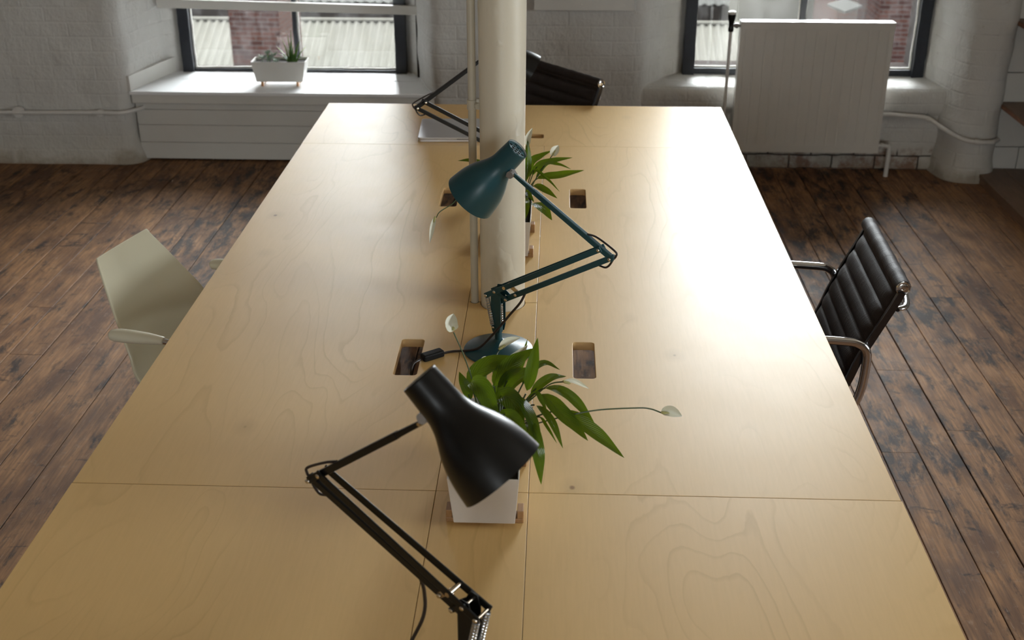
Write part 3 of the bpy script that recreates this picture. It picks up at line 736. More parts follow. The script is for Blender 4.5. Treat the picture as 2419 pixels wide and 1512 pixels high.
# ------------------------------------------------------------------ the long table
TXL, TXR, SL, SR = -.950, .686, -.2225, -.0395
YN, Y1, Y2, Y3 = -.36, 1.927, 4.218, 4.790
TH = .022; G = .0005
CX, CY, CR = -.1305, 2.818, .0595
def table():
    root = empty('long_table', ((TXL+TXR)/2, 2.2, 0)); tag(root, 'long pale birch plywood table in joined panels with square cable holes', 'table')
    def hole(x0, x1, y0, y1): return rrect(x0, y0, x1, y1, .009)
    def top(nm, outer, holes, label=None):
        bm = B(); slab(bm, outer, holes, TZ-TH, TZ, 0, 1); o = mk(nm, bm, ['ply', 'plyedge'], root, smooth=False, bevel=.0009); return o
    R = lambda x0, y0, x1, y1: [(x0+G, y0+G), (x1-G, y0+G), (x1-G, y1-G), (x0+G, y1-G)]
    LX, RX = (-.371, -.3145), (.0525, .1055)
    top('tabletop_panel', R(TXL, Y1, SL, Y2), [hole(*LX, 2.403, 2.591), hole(*LX, 3.551, 3.737)])
    top('tabletop_panel', R(SR, Y1, TXR, Y2), [hole(*RX, 2.403, 2.591), hole(*RX, 3.551, 3.737)])
    top('tabletop_panel', R(TXL-.001, YN, SL, Y1), [hole(*LX, 1.26, 1.447), hole(*LX, .12, .30)])
    top('tabletop_panel', R(SR, YN, TXR+.002, Y1), [hole(*RX, 1.26, 1.447), hole(*RX, .12, .30)])
    top('tabletop_panel', R(TXL-.001, Y2, TXR+.001, Y3), [hole(-.228, -.043, 4.318, 4.371)])
    top('centre_strip', R(SL, YN, SR, Y1), [])
    def arc(a0, a1, n=24, r=CR): return [(CX+r*cos(radians(a0+(a1-a0)*k/n)), CY+r*sin(radians(a0+(a1-a0)*k/n))) for k in range(n+1)]
    def arc2(a0, a1, n=10): return [(-.2055+.0112*cos(radians(a0+(a1-a0)*k/n)), 2.8205+.0112*sin(radians(a0+(a1-a0)*k/n))) for k in range(n+1)]
    ym = 2.8195
    o1 = [(SL+G, Y1+G), (SR-G, Y1+G), (SR-G, ym-G)] + arc(-1, -179) + arc2(-6, -172) + [(SL+G, ym-G)]
    top('centre_strip', o1, [])
    o2 = [(SL+G, Y2-G), (SL+G, ym+G)] + arc2(172, 6) + arc(179, 1) + [(SR-G, ym+G), (SR-G, Y2-G)]
    top('centre_strip', o2, [])
    # steel trestle legs and rails underneath
    for y in (.1, 1.7, 2.15, 3.95, 4.45):
        bm = B(); box(bm, (-.62, y-.02, TZ-TH-.04), (.36, y+.02, TZ-TH)); mk('cross_rail', bm, 'graysteel', root, smooth=False)
        for x in (-.60, .34):
            bm = B(); box(bm, (x-.02, y-.02, 0), (x+.02, y+.02, TZ-TH-.04)); mk('leg', bm, 'graysteel', root, smooth=False)
table()

# ------------------------------------------------------------------ desk lamps
def perforated_disc(bm, C0, ax, R, ring=None):
    s, u = frame(ax)
    def circ(cx, cy, r, n): return [(cx+r*cos(2*pi*k/n), cy+r*sin(2*pi*k/n)) for k in range(n)]
    holes = []
    hr = R*.155; st = R*.385
    for i in range(-3, 4):
        for j in range(-3, 4):
            x = st*(i+.5*(j % 2)); y = st*j*.866
            if sqrt(x*x+y*y) < R-hr*1.6: holes.append(circ(x, y, hr, 10))
    M4 = Matrix((( s.x, u.x, ax.x, C0.x), (s.y, u.y, ax.y, C0.y), (s.z, u.z, ax.z, C0.z), (0, 0, 0, 1)))
    slab(bm, circ(0, 0, R, 40), holes, 0, .001, 0, 0, M4)
SH = [(0, .0262), (.010, .0266), (.030, .0275), (.045, .0280), (.057, .0296), (.070, .0335), (.082, .0390), (.094, .0450), (.106, .0500), (.120, .0545), (.136, .0580), (.152, .0603), (.166, .0618)]
def lamp(base, phi, a1, a2, cap, axis, paint, label, k=1.0833, shade_k=1.0, cords=()):
    h = V((cos(phi), sin(phi), 0)); z = V((0, 0, 1)); n = z.cross(h)
    L1, T, L2, HS = .285*k, .025*k, .244*k, .15*k
    O = V((base[0], base[1], TZ))
    root = empty('desk_lamp', O); tag(root, label, 'lamp', 'articulated desk lamps on the table')
    P = O + z*HS; dl = h*cos(a1)+z*sin(a1); du = -h*cos(a2)+z*sin(a2)
    E = P + dl*L1; N = E + du*L2
    off = -du*.032                         # second pivot line, parallel linkage
    P2 = P + off; E2 = E + off
    T1 = P - dl*T; T2 = P2 - dl*.024
    # base
    bm = B(); lathe(bm, [(0, .0), (0, .0835), (.0008, .0845), (.0035, .0845), (.0052, .0835), (.012, .062), (.019, .040), (.026, .0175), (.029, .011), (.032, .0085)], O, z, 72, cap1=True)
    mk('base', bm, paint, root, angle=35)
    bm = B(); cyl(bm, O+z*.028, O+z*.075, .0088, 24); mk('post', bm, paint, root)
    # channel-section stem: two side plates and a web, tapering at the foot
    bm = B()
    sw = .0115
    prof = [(-.0085, .052), (-.0125, .064), (-.0135, .075), (-.0135, HS-.012), (-.008, HS+.008), (.006, HS+.010), (.0135, HS-.004), (.0135, .070), (.0095, .052)]
    for sgn in (-1, 1):
        a = [bm.verts.new(O+h*x+z*y+n*(sgn*sw-.001)) for x, y in prof]; b = [bm.verts.new(O+h*x+z*y+n*(sgn*sw+.001)) for x, y in prof]
        bm.faces.new(a); bm.faces.new(b[::-1])
        for i in range(len(a)): bm.faces.new([a[i], b[i], b[(i+1) % len(a)], a[(i+1) % len(a)]])
    for i0, i1, z0, z1 in ((-.010, -.008, .060, HS-.030), ):
        vs = [O+h*x+z*y+n*w for x in (i0, i1) for y in (z0, z1) for w in (-sw, sw)]
        q = [bm.verts.new(v) for v in vs]
        for f in ((0, 1, 3, 2), (4, 6, 7, 5), (0, 4, 5, 1), (2, 3, 7, 6), (0, 2, 6, 4), (1, 5, 7, 3)): bm.faces.new([q[i] for i in f])
    cyl(bm, O+z*.052, O+z*.072, .011, 20)
    mk('stem', bm, paint, root, angle=30, bevel=.0006)
    # pair of upper bars, converging to the elbow
    for sgn in (-1, 1):
        bm = B(); barp(bm, T1+n*sgn*.0165-dl*.004, E+n*sgn*.0095+dl*.006, .0038, .0128, up=z); mk('arm_bar', bm, paint, root, smooth=False, bevel=.0008)
    # single lower bar
    bm = B(); barp(bm, T2-dl*.004, E2+dl*.006, .0090, .0130, up=z); mk('lower_arm', bm, paint, root, smooth=False, bevel=.0012)
    # link plates between P and P2 and the spacer rod
    bm = B()
    for sgn in (-1, 1): barp(bm, P+n*sgn*.0145-off*.2, P2+n*sgn*.0100+off*.12, .002, .009, up=h)
    mk('link_plate', bm, paint, root, smooth=False)
    sp_ = P+dl*.030
    bm = B(); cyl(bm, sp_-n*.0185, sp_+n*.0185, .0042, 16); mk('spacer_rod', bm, 'brass', root)
    bm = B(); barp(bm, sp_+n*.006, sp_+off*.95+n*.006, .002, .010, up=h); mk('spring_link', bm, 'brass', root, smooth=False)
    # pivots
    for c, w in ((P, .019), (T1, .020), (E, .0135), (E2, .0125), (P2, .013), (T2, .009), (sp_+off*.95, .009), (O+z*.066-h*.006, .015)):
        bm = B(); cyl(bm, c-n*w, c+n*w, .0021, 12)
        for sgn in (-1, 1): lathe(bm, [(0, .0038), (.0018, .0038), (.0028, .0024), (.0029, 0)], c+n*sgn*(w-.0010), n*sgn, 16, cap0=True)
        mk('pivot_bolt', bm, 'brass', root, angle=35)
    # springs
    def spring(a, b, r=.0052, wire=.00085, pitch=.0021):
        d = b-a; L = d.length; ax = d.normalized(); s, u = frame(ax); lead = .006
        turns = int((L-2*lead)/pitch); pts = [a]
        for i in range(turns*12+1):
            t = i/12; pts.append(a+ax*(lead+t*pitch)+(s*cos(2*pi*t)+u*sin(2*pi*t))*r)
        pts.append(b); bm = B(); tube(bm, pts, wire, 5); return mk('spring', bm, 'spring', root, angle=60)
    lowA = O+z*.066-h*.006; lowB = O+z*.070+h*.008
    spring(T1+n*.014, lowA+n*.014); spring(T1-n*.014, lowA-n*.014); spring(T2, lowB+n*.001)
    # upper arm
    bm = B(); barp(bm, E2-du*.007, E+du*.20, .0115, .0125, up=z, w2=.0105, h2=.0115)
    barp(bm, E+du*.20, E+du*(L2-.004), .0095, .0100, up=z, w2=.007, h2=.008); mk('upper_arm', bm, paint, root, smooth=False, bevel=.0012)
    # elbow cable loops
    bm = B(); tube(bm, smoothpath([E+du*.040+z*.007, E+du*.014+z*.015+n*.004+h*.002, E2+z*.017+h*.008, E2+h*.011+z*.006, E2+h*.004-z*.004, E2-dl*.008-z*.014+h*.003, E2-dl*.016-z*.018, E2-dl*.034-z*.007], 8), .0024, 8); mk('elbow_cable', bm, 'cable', root)
    # shade
    ax = V(axis).normalized(); C0 = V(cap); kk = shade_k
    prof = [(s_*kk, r_*kk) for s_, r_ in SH]
    sm = []
    pp = smoothpath([(a, b, 0) for a, b in prof], 4)
    outer = [(p.x, p.y) for p in pp]; inner = [(p.x, p.y-.0011) for p in reversed(pp)]
    outer = [(outer[0][0]-.0005, outer[0][1]-.0006)] + outer
    bm = B(); rg = lathe(bm, outer+inner, C0, ax, 64, closed=True)
    nin = len(outer); iv = set(v for r_ in rg[nin:] for v in r_)
    for f_ in bm.faces:
        if all(v in iv for v in f_.verts): f_.material_index = 1
    sh = mk('lamp_shade', bm, [paint, 'socket'], root, angle=50)
    bm = B(); perforated_disc(bm, C0+ax*.0035, ax, prof[0][1]-.0010); mk('vent_disc', bm, paint, sh, smooth=False)
    # bulb and socket inside
    bm = B(); cyl(bm, C0+ax*.045, C0+ax*.070, .014, 20); cyl(bm, C0+ax*.018, C0+ax*.045, .0055, 16); mk('lamp_socket', bm, 'socket', sh)
    bm = B(); lathe(bm, [(0, .011), (.012, .014), (.028, .0225), (.042, .0255), (.056, .0225), (.066, .012), (.0685, 0)], C0+ax*.070, ax, 28); mk('bulb', bm, 'bulb', sh)
    # joint between arm and shade
    sfc = C0 + ax*.048; side = (N-sfc); side = (side-ax*side.dot(ax)); side.normalize(); S = sfc+side*.0275*kk
    bm = B(); barp(bm, S-ax*.010, S+ax*.012, .012, .010, up=side); lathe(bm, [(-.009, 0), (-.009, .0085), (.009, .0085), (.009, 0)], S+side*.006, n, 20); tube(bm, [S+side*.004, N-du*.004], [.006, .0042], 12)
    mk('shade_joint', bm, 'graysteel', root, angle=40)
    bm = B(); cyl(bm, N-du*.006-n*.008, N-du*.006+n*.008, .0032, 12); mk('joint_knob', bm, 'brass', root)
    return root, dict(P=P, E=E, E2=E2, N=N, T1=T1, T2=T2, dl=dl, h=h, n=n, P2=P2)
teal, A = lamp((-.1289, 2.5404), -.484, .539, .546, (-.0832, 2.537, 1.2514), (-.6474, .1616, -.7448), 'teal', 'dark teal adjustable lamp standing on its round base in front of the column', shade_k=1.03)
lc = A['P2']+A['dl']*.055
bm = B(); tube(bm, smoothpath([lc+V((0, 0, -.004)), lc+V((-.012, -.004, -.028)), lc+V((-.036, -.002, -.060)), (-.140, 2.505, .800), (-.180, 2.512, .757), (-.240, 2.522, .7435), (-.263, 2.508, .7445)], 8), .0030, 8)
cd = mk('cord', bm, 'cable', teal)
bm = B(); s_ = V((-.263, 2.508, .749)); e_ = V((-.308, 2.474, .749)); barp(bm, s_, e_, .024, .017); mk('cord_switch', bm, 'rubber', cd, smooth=False, bevel=.004)
bm = B(); tube(bm, smoothpath([(-.306, 2.476, .746), (-.318, 2.466, .7455), (-.3275, 2.452, .7435), (-.331, 2.440, .735), (-.331, 2.435, .72), (-.332, 2.43, .69)], 6), .0030, 8); mk('cord_tail', bm, 'cable', cd)
black, K1 = lamp((-.1165, 1.3935), 2.58, .419, .664, (-.1845, 1.4376, 1.2581), (.6573, -.2512, -.7106), 'black', 'large black adjustable lamp nearest the viewer, shade pointing down to the right', shade_k=1.09)
lc = K1['P2']+K1['dl']*.075
bm = B(); tube(bm, smoothpath([lc+V((0, 0, -.004)), lc+V((.006, 0, -.035)), lc+V((.004, -.01, -.075)), lc+V((-.025, -.03, -.14)), (-.23, 1.30, .7435), (-.27, 1.30, .7435), (-.33, 1.31, .742), (-.345, 1.32, .715), (-.345, 1.325, .69)], 8), .0030, 8); mk('cord', bm, 'cable', black)
far, K2 = lamp((-.1831, 3.7429), 3.638, .553, .516, (-.2223, 3.7392, 1.2207), (.837, .0599, -.5439), 'black', 'smaller-looking black adjustable lamp partly hidden behind the column, near the laptop')

# ------------------------------------------------------------------ planters
def blade(bm, pts, width, hint=V((0, -.35, 1)), n=16, m=6, fold=.22, cup=0., wav=.0, shape='leaf', mi=0, pet=.30):
    """curved lanceolate blade along pts with midrib fold; its upper face looks along hint"""
    P = smoothpath(pts, 10); L = [0.]
    for a, b in zip(P, P[1:]): L.append(L[-1]+(b-a).length)
    def at(s):
        s = max(0, min(L[-1], s))
        for i in range(len(L)-1):
            if L[i+1] >= s: t = (s-L[i])/max(1e-9, L[i+1]-L[i]); return P[i].lerp(P[i+1], t), (P[i+1]-P[i]).normalized()
        return P[-1], (P[-1]-P[-2]).normalized()
    s0 = L[-1]*pet
    def fn(i, j):
        s = s0+(L[-1]-s0)*i; p, t = at(s)
        side = t.cross(hint); side = side.normalized() if side.length > 1e-4 else V((1, 0, 0)); up = side.cross(t).normalized()
        w = width/2*(sin(pi*min(1, i**.80)))**.85*(1-.25*i) * 1.12
        x = (j-.5)*2
        return p + side*x*w + up*(abs(x)*w*fold - cup*(x*x)*w + wav*sin(i*16+x*2)*abs(x)*w)
    grid(bm, fn, n, m, uvfn=lambda i, j: (j, i), mi=mi)
def planter(loc, rz, label, name='potted_plant', copper=False, group='planters'):
    """trapezoid trough, long axis local x"""
    root = empty(name, loc, rz); tag(root, label, 'plant', group)
    H = .112; zb = .010 if not copper else .026
    Lt, Lb, Wt, Wb, th = .150, .128, .066, .0575, .002
    def ring(L, W, z): return [(-L, -W, z), (L, -W, z), (L, W, z), (-L, W, z)]
    bm = B(); rs = [ring(Lb, Wb, zb), ring(Lt, Wt, zb+H), ring(Lt-th*1.3, Wt-th*1.3, zb+H), ring(Lb-th, Wb-th, zb+th)]
    rv = [[bm.verts.new(p) for p in r] for r in rs]
    for a, b in zip(rv, rv[1:]):
        for k in range(4): bm.faces.new([a[k], a[(k+1) % 4], b[(k+1) % 4], b[k]])
    bm.faces.new(rv[0][::-1]); bm.faces.new(rv[-1])
    bmesh.ops.recalc_face_normals(bm, faces=bm.faces)
    tr = mk('trough', bm, 'planter' if not copper else 'whitewood', root, smooth=False, world=False, bevel=.0008)
    for x in (-.098, .098):
        bm = B()
        if copper:
            for y in (-.045, .045): box(bm, (x-.0065, y-.0065, 0), (x+.0065, y+.0065, zb+.001))
            box(bm, (x-.0065, -.045, zb-.007), (x+.0065, .045, zb+.001))
            mk('foot', bm, 'copper', root, smooth=False, world=False, bevel=.001)
        else:
            box(bm, (x-.014, -.073, 0), (x+.014, .073, .0098)); box(bm, (x-.014, -.073, .0098), (x+.014, -Wb-.004, .027)); box(bm, (x-.014, Wb+.004, .0098), (x+.014, .073, .027))
            mk('foot', bm, 'oak', root, smooth=False, world=False, bevel=.0012)
    bm = B(); grid(bm, lambda i, j: V(((i-.5)*2*(Lt-.006), (j-.5)*2*(Wt-.005), zb+H-.014+.004*noise.noise(V((i*9, j*5, 1))))), 24, 12)
    mk('soil', bm, 'soil', root, world=False)
    return root
LEAVES_A=[
(0.0267, [[-0.076, 1.93, 0.91], [-0.049, 1.95, 0.945], [-0.037, 1.96, 0.99], [-0.026, 1.99, 1.05]]),
(0.0413, [[-0.13, 1.95, 0.892], [-0.153, 2.0, 0.943], [-0.125, 2.02, 0.971], [-0.066, 2.03, 0.988]]),
(0.0428, [[-0.107, 1.97, 0.885], [-0.112, 1.99, 0.937], [-0.083, 2.0, 0.977], [-0.033, 2.02, 1.012]]),
(0.023, [[-0.15, 1.98, 0.879], [-0.158, 1.98, 0.926], [-0.168, 1.98, 0.954], [-0.178, 2.0, 0.968]]),
(0.0383, [[-0.121, 1.94, 0.903], [-0.15, 1.93, 0.981], [-0.121, 1.88, 0.992], [-0.091, 1.84, 0.931]]),
(0.0457, [[-0.1, 1.92, 0.892], [-0.092, 1.9, 0.97], [-0.07, 1.87, 0.976], [-0.047, 1.83, 0.947]]),
(0.032, [[-0.088, 1.93, 0.886], [-0.074, 1.93, 0.96], [-0.038, 1.85, 0.957], [-0.011, 1.8, 0.899]]),
(0.0279, [[-0.083, 1.9, 0.885], [-0.042, 1.85, 0.944], [-0.023, 1.8, 0.925], [-0.014, 1.79, 0.85]]),
(0.0177, [[-0.068, 1.93, 0.896], [-0.034, 1.94, 0.931], [0.0, 1.9, 0.924], [0.025, 1.86, 0.885]]),
(0.0375, [[-0.069, 1.95, 0.898], [-0.026, 1.97, 0.941], [0.02, 1.93, 0.921], [0.072, 1.88, 0.89]]),
(0.0279, [[-0.065, 1.97, 0.896], [-0.015, 1.99, 0.939], [0.036, 1.97, 0.936], [0.089, 1.94, 0.886]]),
(0.0372, [[-0.06, 1.92, 0.902], [0.016, 1.94, 0.918], [0.077, 1.92, 0.891], [0.142, 1.89, 0.848]]),
(0.0216, [[-0.07, 1.99, 0.879], [-0.032, 2.01, 0.924], [-0.001, 2.03, 0.942], [0.031, 2.05, 0.935]]),
(0.0167, [[-0.083, 2.0, 0.873], [-0.047, 2.03, 0.943], [-0.014, 2.06, 0.959], [0.019, 2.08, 0.933]]),
(0.0073, [[-0.056, 1.93, 0.891], [-0.022, 1.93, 0.911], [-0.006, 1.91, 0.902], [0.014, 1.89, 0.877]]),
(0.0121, [[-0.069, 1.94, 0.904], [-0.031, 1.95, 0.95], [-0.016, 1.94, 0.938], [-0.005, 1.93, 0.916]]),
(0.0327, [[-0.11, 1.95, 0.883], [-0.086, 1.98, 0.956], [-0.058, 1.98, 0.979], [-0.032, 1.99, 0.984]]),
(0.0133, [[-0.108, 2.0, 0.868], [-0.058, 2.04, 0.966], [-0.052, 2.05, 0.994], [-0.047, 2.06, 1.012]]),
(0.0185, [[-0.141, 1.99, 0.873], [-0.135, 2.04, 0.936], [-0.128, 2.06, 0.954], [-0.127, 2.07, 0.96]]),
(0.0309, [[-0.119, 1.9, 0.894], [-0.085, 1.85, 0.961], [-0.056, 1.8, 0.964], [-0.041, 1.77, 0.921]]),
(0.035, [[-0.137, 1.92, 0.891], [-0.143, 1.9, 0.926], [-0.146, 1.84, 0.929], [-0.143, 1.79, 0.897]]),
(0.0254, [[-0.1, 2.0, 0.868], [-0.085, 2.05, 0.903], [-0.06, 2.07, 0.917], [-0.039, 2.08, 0.907]])]
LEAVES_B=[
(0.0272, [[-0.095, 3.25, 0.863], [-0.085, 3.25, 0.916], [-0.079, 3.27, 0.974], [-0.079, 3.3, 1.041]]),
(0.0299, [[-0.092, 3.27, 0.856], [-0.074, 3.3, 0.962], [-0.04, 3.31, 0.99], [-0.008, 3.32, 1.003]]),
(0.0248, [[-0.088, 3.26, 0.867], [-0.054, 3.28, 0.961], [-0.006, 3.29, 0.981], [0.053, 3.3, 0.989]]),
(0.0162, [[-0.088, 3.28, 0.859], [-0.031, 3.31, 0.959], [0.01, 3.31, 0.965], [0.05, 3.3, 0.953]]),
(0.0293, [[-0.087, 3.22, 0.881], [-0.053, 3.22, 0.947], [0.013, 3.22, 0.96], [0.086, 3.22, 0.977]]),
(0.0109, [[-0.086, 3.2, 0.888], [-0.062, 3.2, 0.979], [-0.021, 3.18, 0.964], [0.017, 3.16, 0.931]]),
(0.0242, [[-0.086, 3.18, 0.895], [-0.059, 3.18, 0.941], [-0.028, 3.15, 0.941], [0.01, 3.12, 0.926]]),
(0.0434, [[-0.088, 3.18, 0.889], [-0.065, 3.15, 0.903], [-0.033, 3.1, 0.906], [-0.004, 3.07, 0.879]]),
(0.0263, [[-0.096, 3.2, 0.882], [-0.084, 3.13, 0.92], [-0.077, 3.08, 0.906], [-0.079, 3.05, 0.886]]),
(0.0246, [[-0.135, 3.25, 0.863], [-0.196, 3.25, 0.966], [-0.239, 3.25, 0.991], [-0.281, 3.25, 0.991]]),
(0.0312, [[-0.127, 3.2, 0.881], [-0.143, 3.15, 0.95], [-0.164, 3.1, 0.954], [-0.185, 3.05, 0.91]]),
(0.0328, [[-0.124, 3.3, 0.845], [-0.144, 3.33, 0.941], [-0.158, 3.35, 0.973], [-0.171, 3.36, 1.003]]),
(0.0305, [[-0.118, 3.3, 0.845], [-0.107, 3.35, 0.921], [-0.095, 3.38, 0.945], [-0.086, 3.4, 0.958]]),
(0.024, [[-0.102, 3.2, 0.881], [-0.082, 3.15, 0.932], [-0.07, 3.12, 0.934], [-0.055, 3.1, 0.921]])]
FLOWERS_A=[
([[-0.14, 1.97, 0.885], [-0.15, 1.99, 0.944], [-0.167, 2.0, 0.999], [-0.188, 2.01, 1.048]], [[-0.188, 2.01, 1.051], [-0.192, 2.01, 1.066], [-0.19, 2.02, 1.075]], 0.0244),
([[-0.104, 1.99, 0.874], [-0.115, 2.05, 0.941], [-0.108, 2.08, 0.968], [-0.095, 2.09, 0.977]], [[-0.105, 2.08, 0.977], [-0.089, 2.09, 0.989], [-0.069, 2.1, 0.992]], 0.0152),
([[-0.099, 1.98, 0.88], [-0.104, 2.02, 0.938], [-0.099, 2.03, 0.961], [-0.093, 2.03, 0.971]], [[-0.098, 2.03, 0.965], [-0.074, 2.03, 0.98], [-0.051, 2.04, 1.002]], 0.0216),
([[-0.07, 1.98, 0.885], [-0.032, 2.0, 0.915], [-0.001, 2.02, 0.933], [0.028, 2.03, 0.934]], [[0.024, 2.03, 0.934], [0.045, 2.04, 0.93], [0.071, 2.05, 0.911]], 0.01),
([[-0.068, 1.93, 0.877], [-0.008, 1.93, 0.902], [0.081, 1.94, 0.921], [0.162, 1.95, 0.923], [0.19, 1.95, 0.922], [0.212, 1.95, 0.914]], [[0.212, 1.95, 0.914], [0.227, 1.95, 0.917], [0.245, 1.95, 0.91]], 0.0211),
([[-0.127, 2.03, 0.85], [-0.138, 2.08, 0.905], [-0.137, 2.1, 0.923], [-0.133, 2.11, 0.937]], [[-0.132, 2.1, 0.927], [-0.136, 2.1, 0.938], [-0.131, 2.11, 0.939]], 0.0155)]
FLOWERS_B=[
([[-0.087, 3.25, 0.864], [-0.082, 3.27, 0.922], [-0.081, 3.3, 0.99], [-0.08, 3.31, 1.019]], [[-0.08, 3.31, 1.019], [-0.079, 3.31, 1.041], [-0.069, 3.32, 1.064]], 0.0186),
([[-0.087, 3.25, 0.864], [-0.059, 3.28, 0.919], [-0.031, 3.3, 0.958], [-0.006, 3.31, 0.993]], [[-0.006, 3.31, 0.991], [-0.002, 3.31, 1.001], [0.007, 3.32, 1.013]], 0.0249),
([[-0.194, 3.2, 0.893], [-0.251, 3.15, 0.936], [-0.283, 3.1, 0.915], [-0.315, 3.05, 0.908], [-0.326, 3.04, 0.893]], [[-0.328, 3.04, 0.896], [-0.334, 3.02, 0.875], [-0.34, 3.0, 0.841]], 0.0141)]

def lily(root, leaves, flowers, soil_c, seed, hints):
    rng = random.Random(seed)
    bm = B(); st = B()
    for i, (w, pts) in enumerate(leaves):
        pts = [V(p) for p in pts]; b0 = V((soil_c[0]+rng.uniform(-.03, .03), soil_c[1]+rng.uniform(-.07, .07), .846)); b1 = pts[0]
        up = V((0, -.55, .85)) if pts[-1].z > pts[0].z+.02 else V((0, -.25, 1))
        if i in hints: up = V(hints[i])
        q = [b0, b0.lerp(pts[0], .5)+V((0, 0, .01)), pts[0]]+pts[1:]
        blade(bm, pts, w*.93, hint=up.normalized(), wav=rng.uniform(.02, .07), fold=rng.uniform(.12, .3), pet=.36)
        pp = smoothpath(pts, 10); k = int(len(pp)*.40); tube(st, smoothpath([b0, pts[0]], 4)[:-1]+pp[:k], .0016, 6)
    # low filler leaves covering the soil
    for i in range(6):
        a = rng.uniform(0, 2*pi); r0 = rng.uniform(.0, .03); r1 = rng.uniform(.05, .11)
        cx = soil_c[0]+rng.uniform(-.025, .025); cy = soil_c[1]+rng.uniform(-.08, .08); hh = rng.uniform(.03, .075)
        p = [V((cx, cy, .848)), V((cx+cos(a)*r0, cy+sin(a)*r0, .848+hh*.8)), V((cx+cos(a)*r1*.6, cy+sin(a)*r1*.6, .848+hh)), V((cx+cos(a)*r1, cy+sin(a)*r1, .848+hh*rng.uniform(.5, .9)))]
        blade(bm, p, rng.uniform(.022, .034), hint=V((0, -.2, 1)), wav=.04, fold=.2); tube(st, smoothpath(p, 5)[:6], .0014, 6)
    mk('foliage', bm, 'leaf', root, angle=75); mk('leaf_stalks', st, 'stem', root)
    for stp, sp, w in flowers:
        pts = [V(p) for p in stp]; b0 = V((soil_c[0], soil_c[1]+rng.uniform(-.04, .04), .846))
        bm = B(); tube(bm, smoothpath([b0]+pts, 8), .0014, 6); fl = mk('flower', bm, 'stem', root)
        sp = [V(p) for p in sp]; sp[-1] = sp[-1] + (sp[-1]-sp[-2]).normalized()*.008; bm = B(); blade(bm, sp, w*.98, hint=V((.1, -.8, .6)), fold=.55, cup=-.25, n=14, pet=0); mk('spathe', bm, 'spathe', fl, angle=80)
        d = (sp[-1]-sp[0]); Ld = min(.018, d.length*.5); bm = B(); a = sp[0]+V((0, -.003, .002)); tube(bm, [a, a+d.normalized()*Ld*.3, a+d.normalized()*Ld*.8, a+d.normalized()*Ld], [.0022, .0031, .0028, .001], 10); mk('spadix', bm, 'spadix', fl)
pa = planter((-.120, 1.936, TZ), pi/2, 'white flowering leafy plant in a cream trough on wooden feet, just behind the nearest lamp')
lily(pa, LEAVES_A, FLOWERS_A, (-.12, 1.936), 5, {4: (-.3, -.5, .8), 5: (.2, -.6, .8), 6: (.5, -.3, .8), 19: (.2, -.8, .6), 20: (-.4, -.6, .7)})
pb = planter((-.130, 3.245, TZ), pi/2, 'leafy plant with white flowers in a cream trough, half hidden behind the column')
lily(pb, LEAVES_B, FLOWERS_B, (-.13, 3.245), 9, {7: (.3, -.5, .8)})
pc = planter((-1.532, 6.42, .402), radians(1.5), 'small white trough of aloe and grey succulents on the left window sill', copper=True)
def succulents():
    rng = random.Random(11); cz = .402+.026+.100
    bm = B()
    def spike(bm, base, tip, r):
        mid = base.lerp(tip, .45)+V((0, 0, .012)); P = smoothpath([base, mid, tip], 6); n = len(P)
        tube(bm, P, [r*(1-.35*(i/n))*(1-(i/(n-1))**3)+.0004 for i in range(n)], 8, flat=.45)
    c = V((-1.465, 6.42, cz))
    for dx, dz, dy, r in ((-.060, .062, -.01, .007), (-.045, .125, .0, .009), (-.028, .090, .02, .009), (-.012, .150, .0, .010), (.004, .120, -.02, .010), (.004, .175, .01, .009), (.020, .095, -.02, .009), (.040, .110, .01, .009), (.058, .130, .0, .010), (.050, .080, -.03, .009), (.085, .085, .01, .007), (-.085, .085, .01, .005), (.030, .060, -.04, .010), (-.02, .055, -.045, .010), (.07, .035, -.03, .007), (-.075, .05, -.01, .006)):
        spike(bm, c+V((dx*.28, dy*.6, 0)), c+V((dx, dy, dz)), r)
    mk('aloe', bm, 'aloe', pc, angle=70)
    bm = B()
    def rosette(c, R, n, up):
        for k in range(n):
            a = 2*pi*k/n+rng.uniform(-.2, .2); t = V((cos(a)*R, sin(a)*R, up+rng.uniform(-.004, .01))); P = smoothpath([c, c+t*.5+V((0, 0, -.004)), c+t], 4); m = len(P)
            tube(bm, P, [.0015]+[.0052*sin(pi*(.15+.8*i/(m-1))) for i in range(1, m-1)]+[.0008], 7, flat=.5)
    rosette(V((-1.585, 6.40, cz+.018)), .026, 10, .022); rosette(V((-1.627, 6.41, cz+.022)), .022, 9, .012); rosette(V((-1.565, 6.43, cz+.030)), .020, 8, .02); rosette(V((-1.545, 6.39, cz+.008)), .020, 8, .015); rosette(V((-1.60, 6.43, cz+.040)), .018, 7, .016)
    for x, z_ in ((-1.585, .02), (-1.627, .022), (-1.565, .03), (-1.60, .04)): tube(bm, [V((x, 6.41, cz-.01)), V((x, 6.41, cz+z_))], .0025, 8)
    mk('succulent_rosettes', bm, 'succ', pc, angle=70)
    bm = B(); P = smoothpath([(-1.590, 6.395, cz+.01), (-1.590, 6.39, cz+.035), (-1.588, 6.385, cz+.060)], 4); tube(bm, P, [.002, .004, .006, .0075, .008, .0065, .004, .002, .0005][:len(P)], 8, flat=.5); mk('succulent_shoot', bm, 'aloe', pc)
succulents()

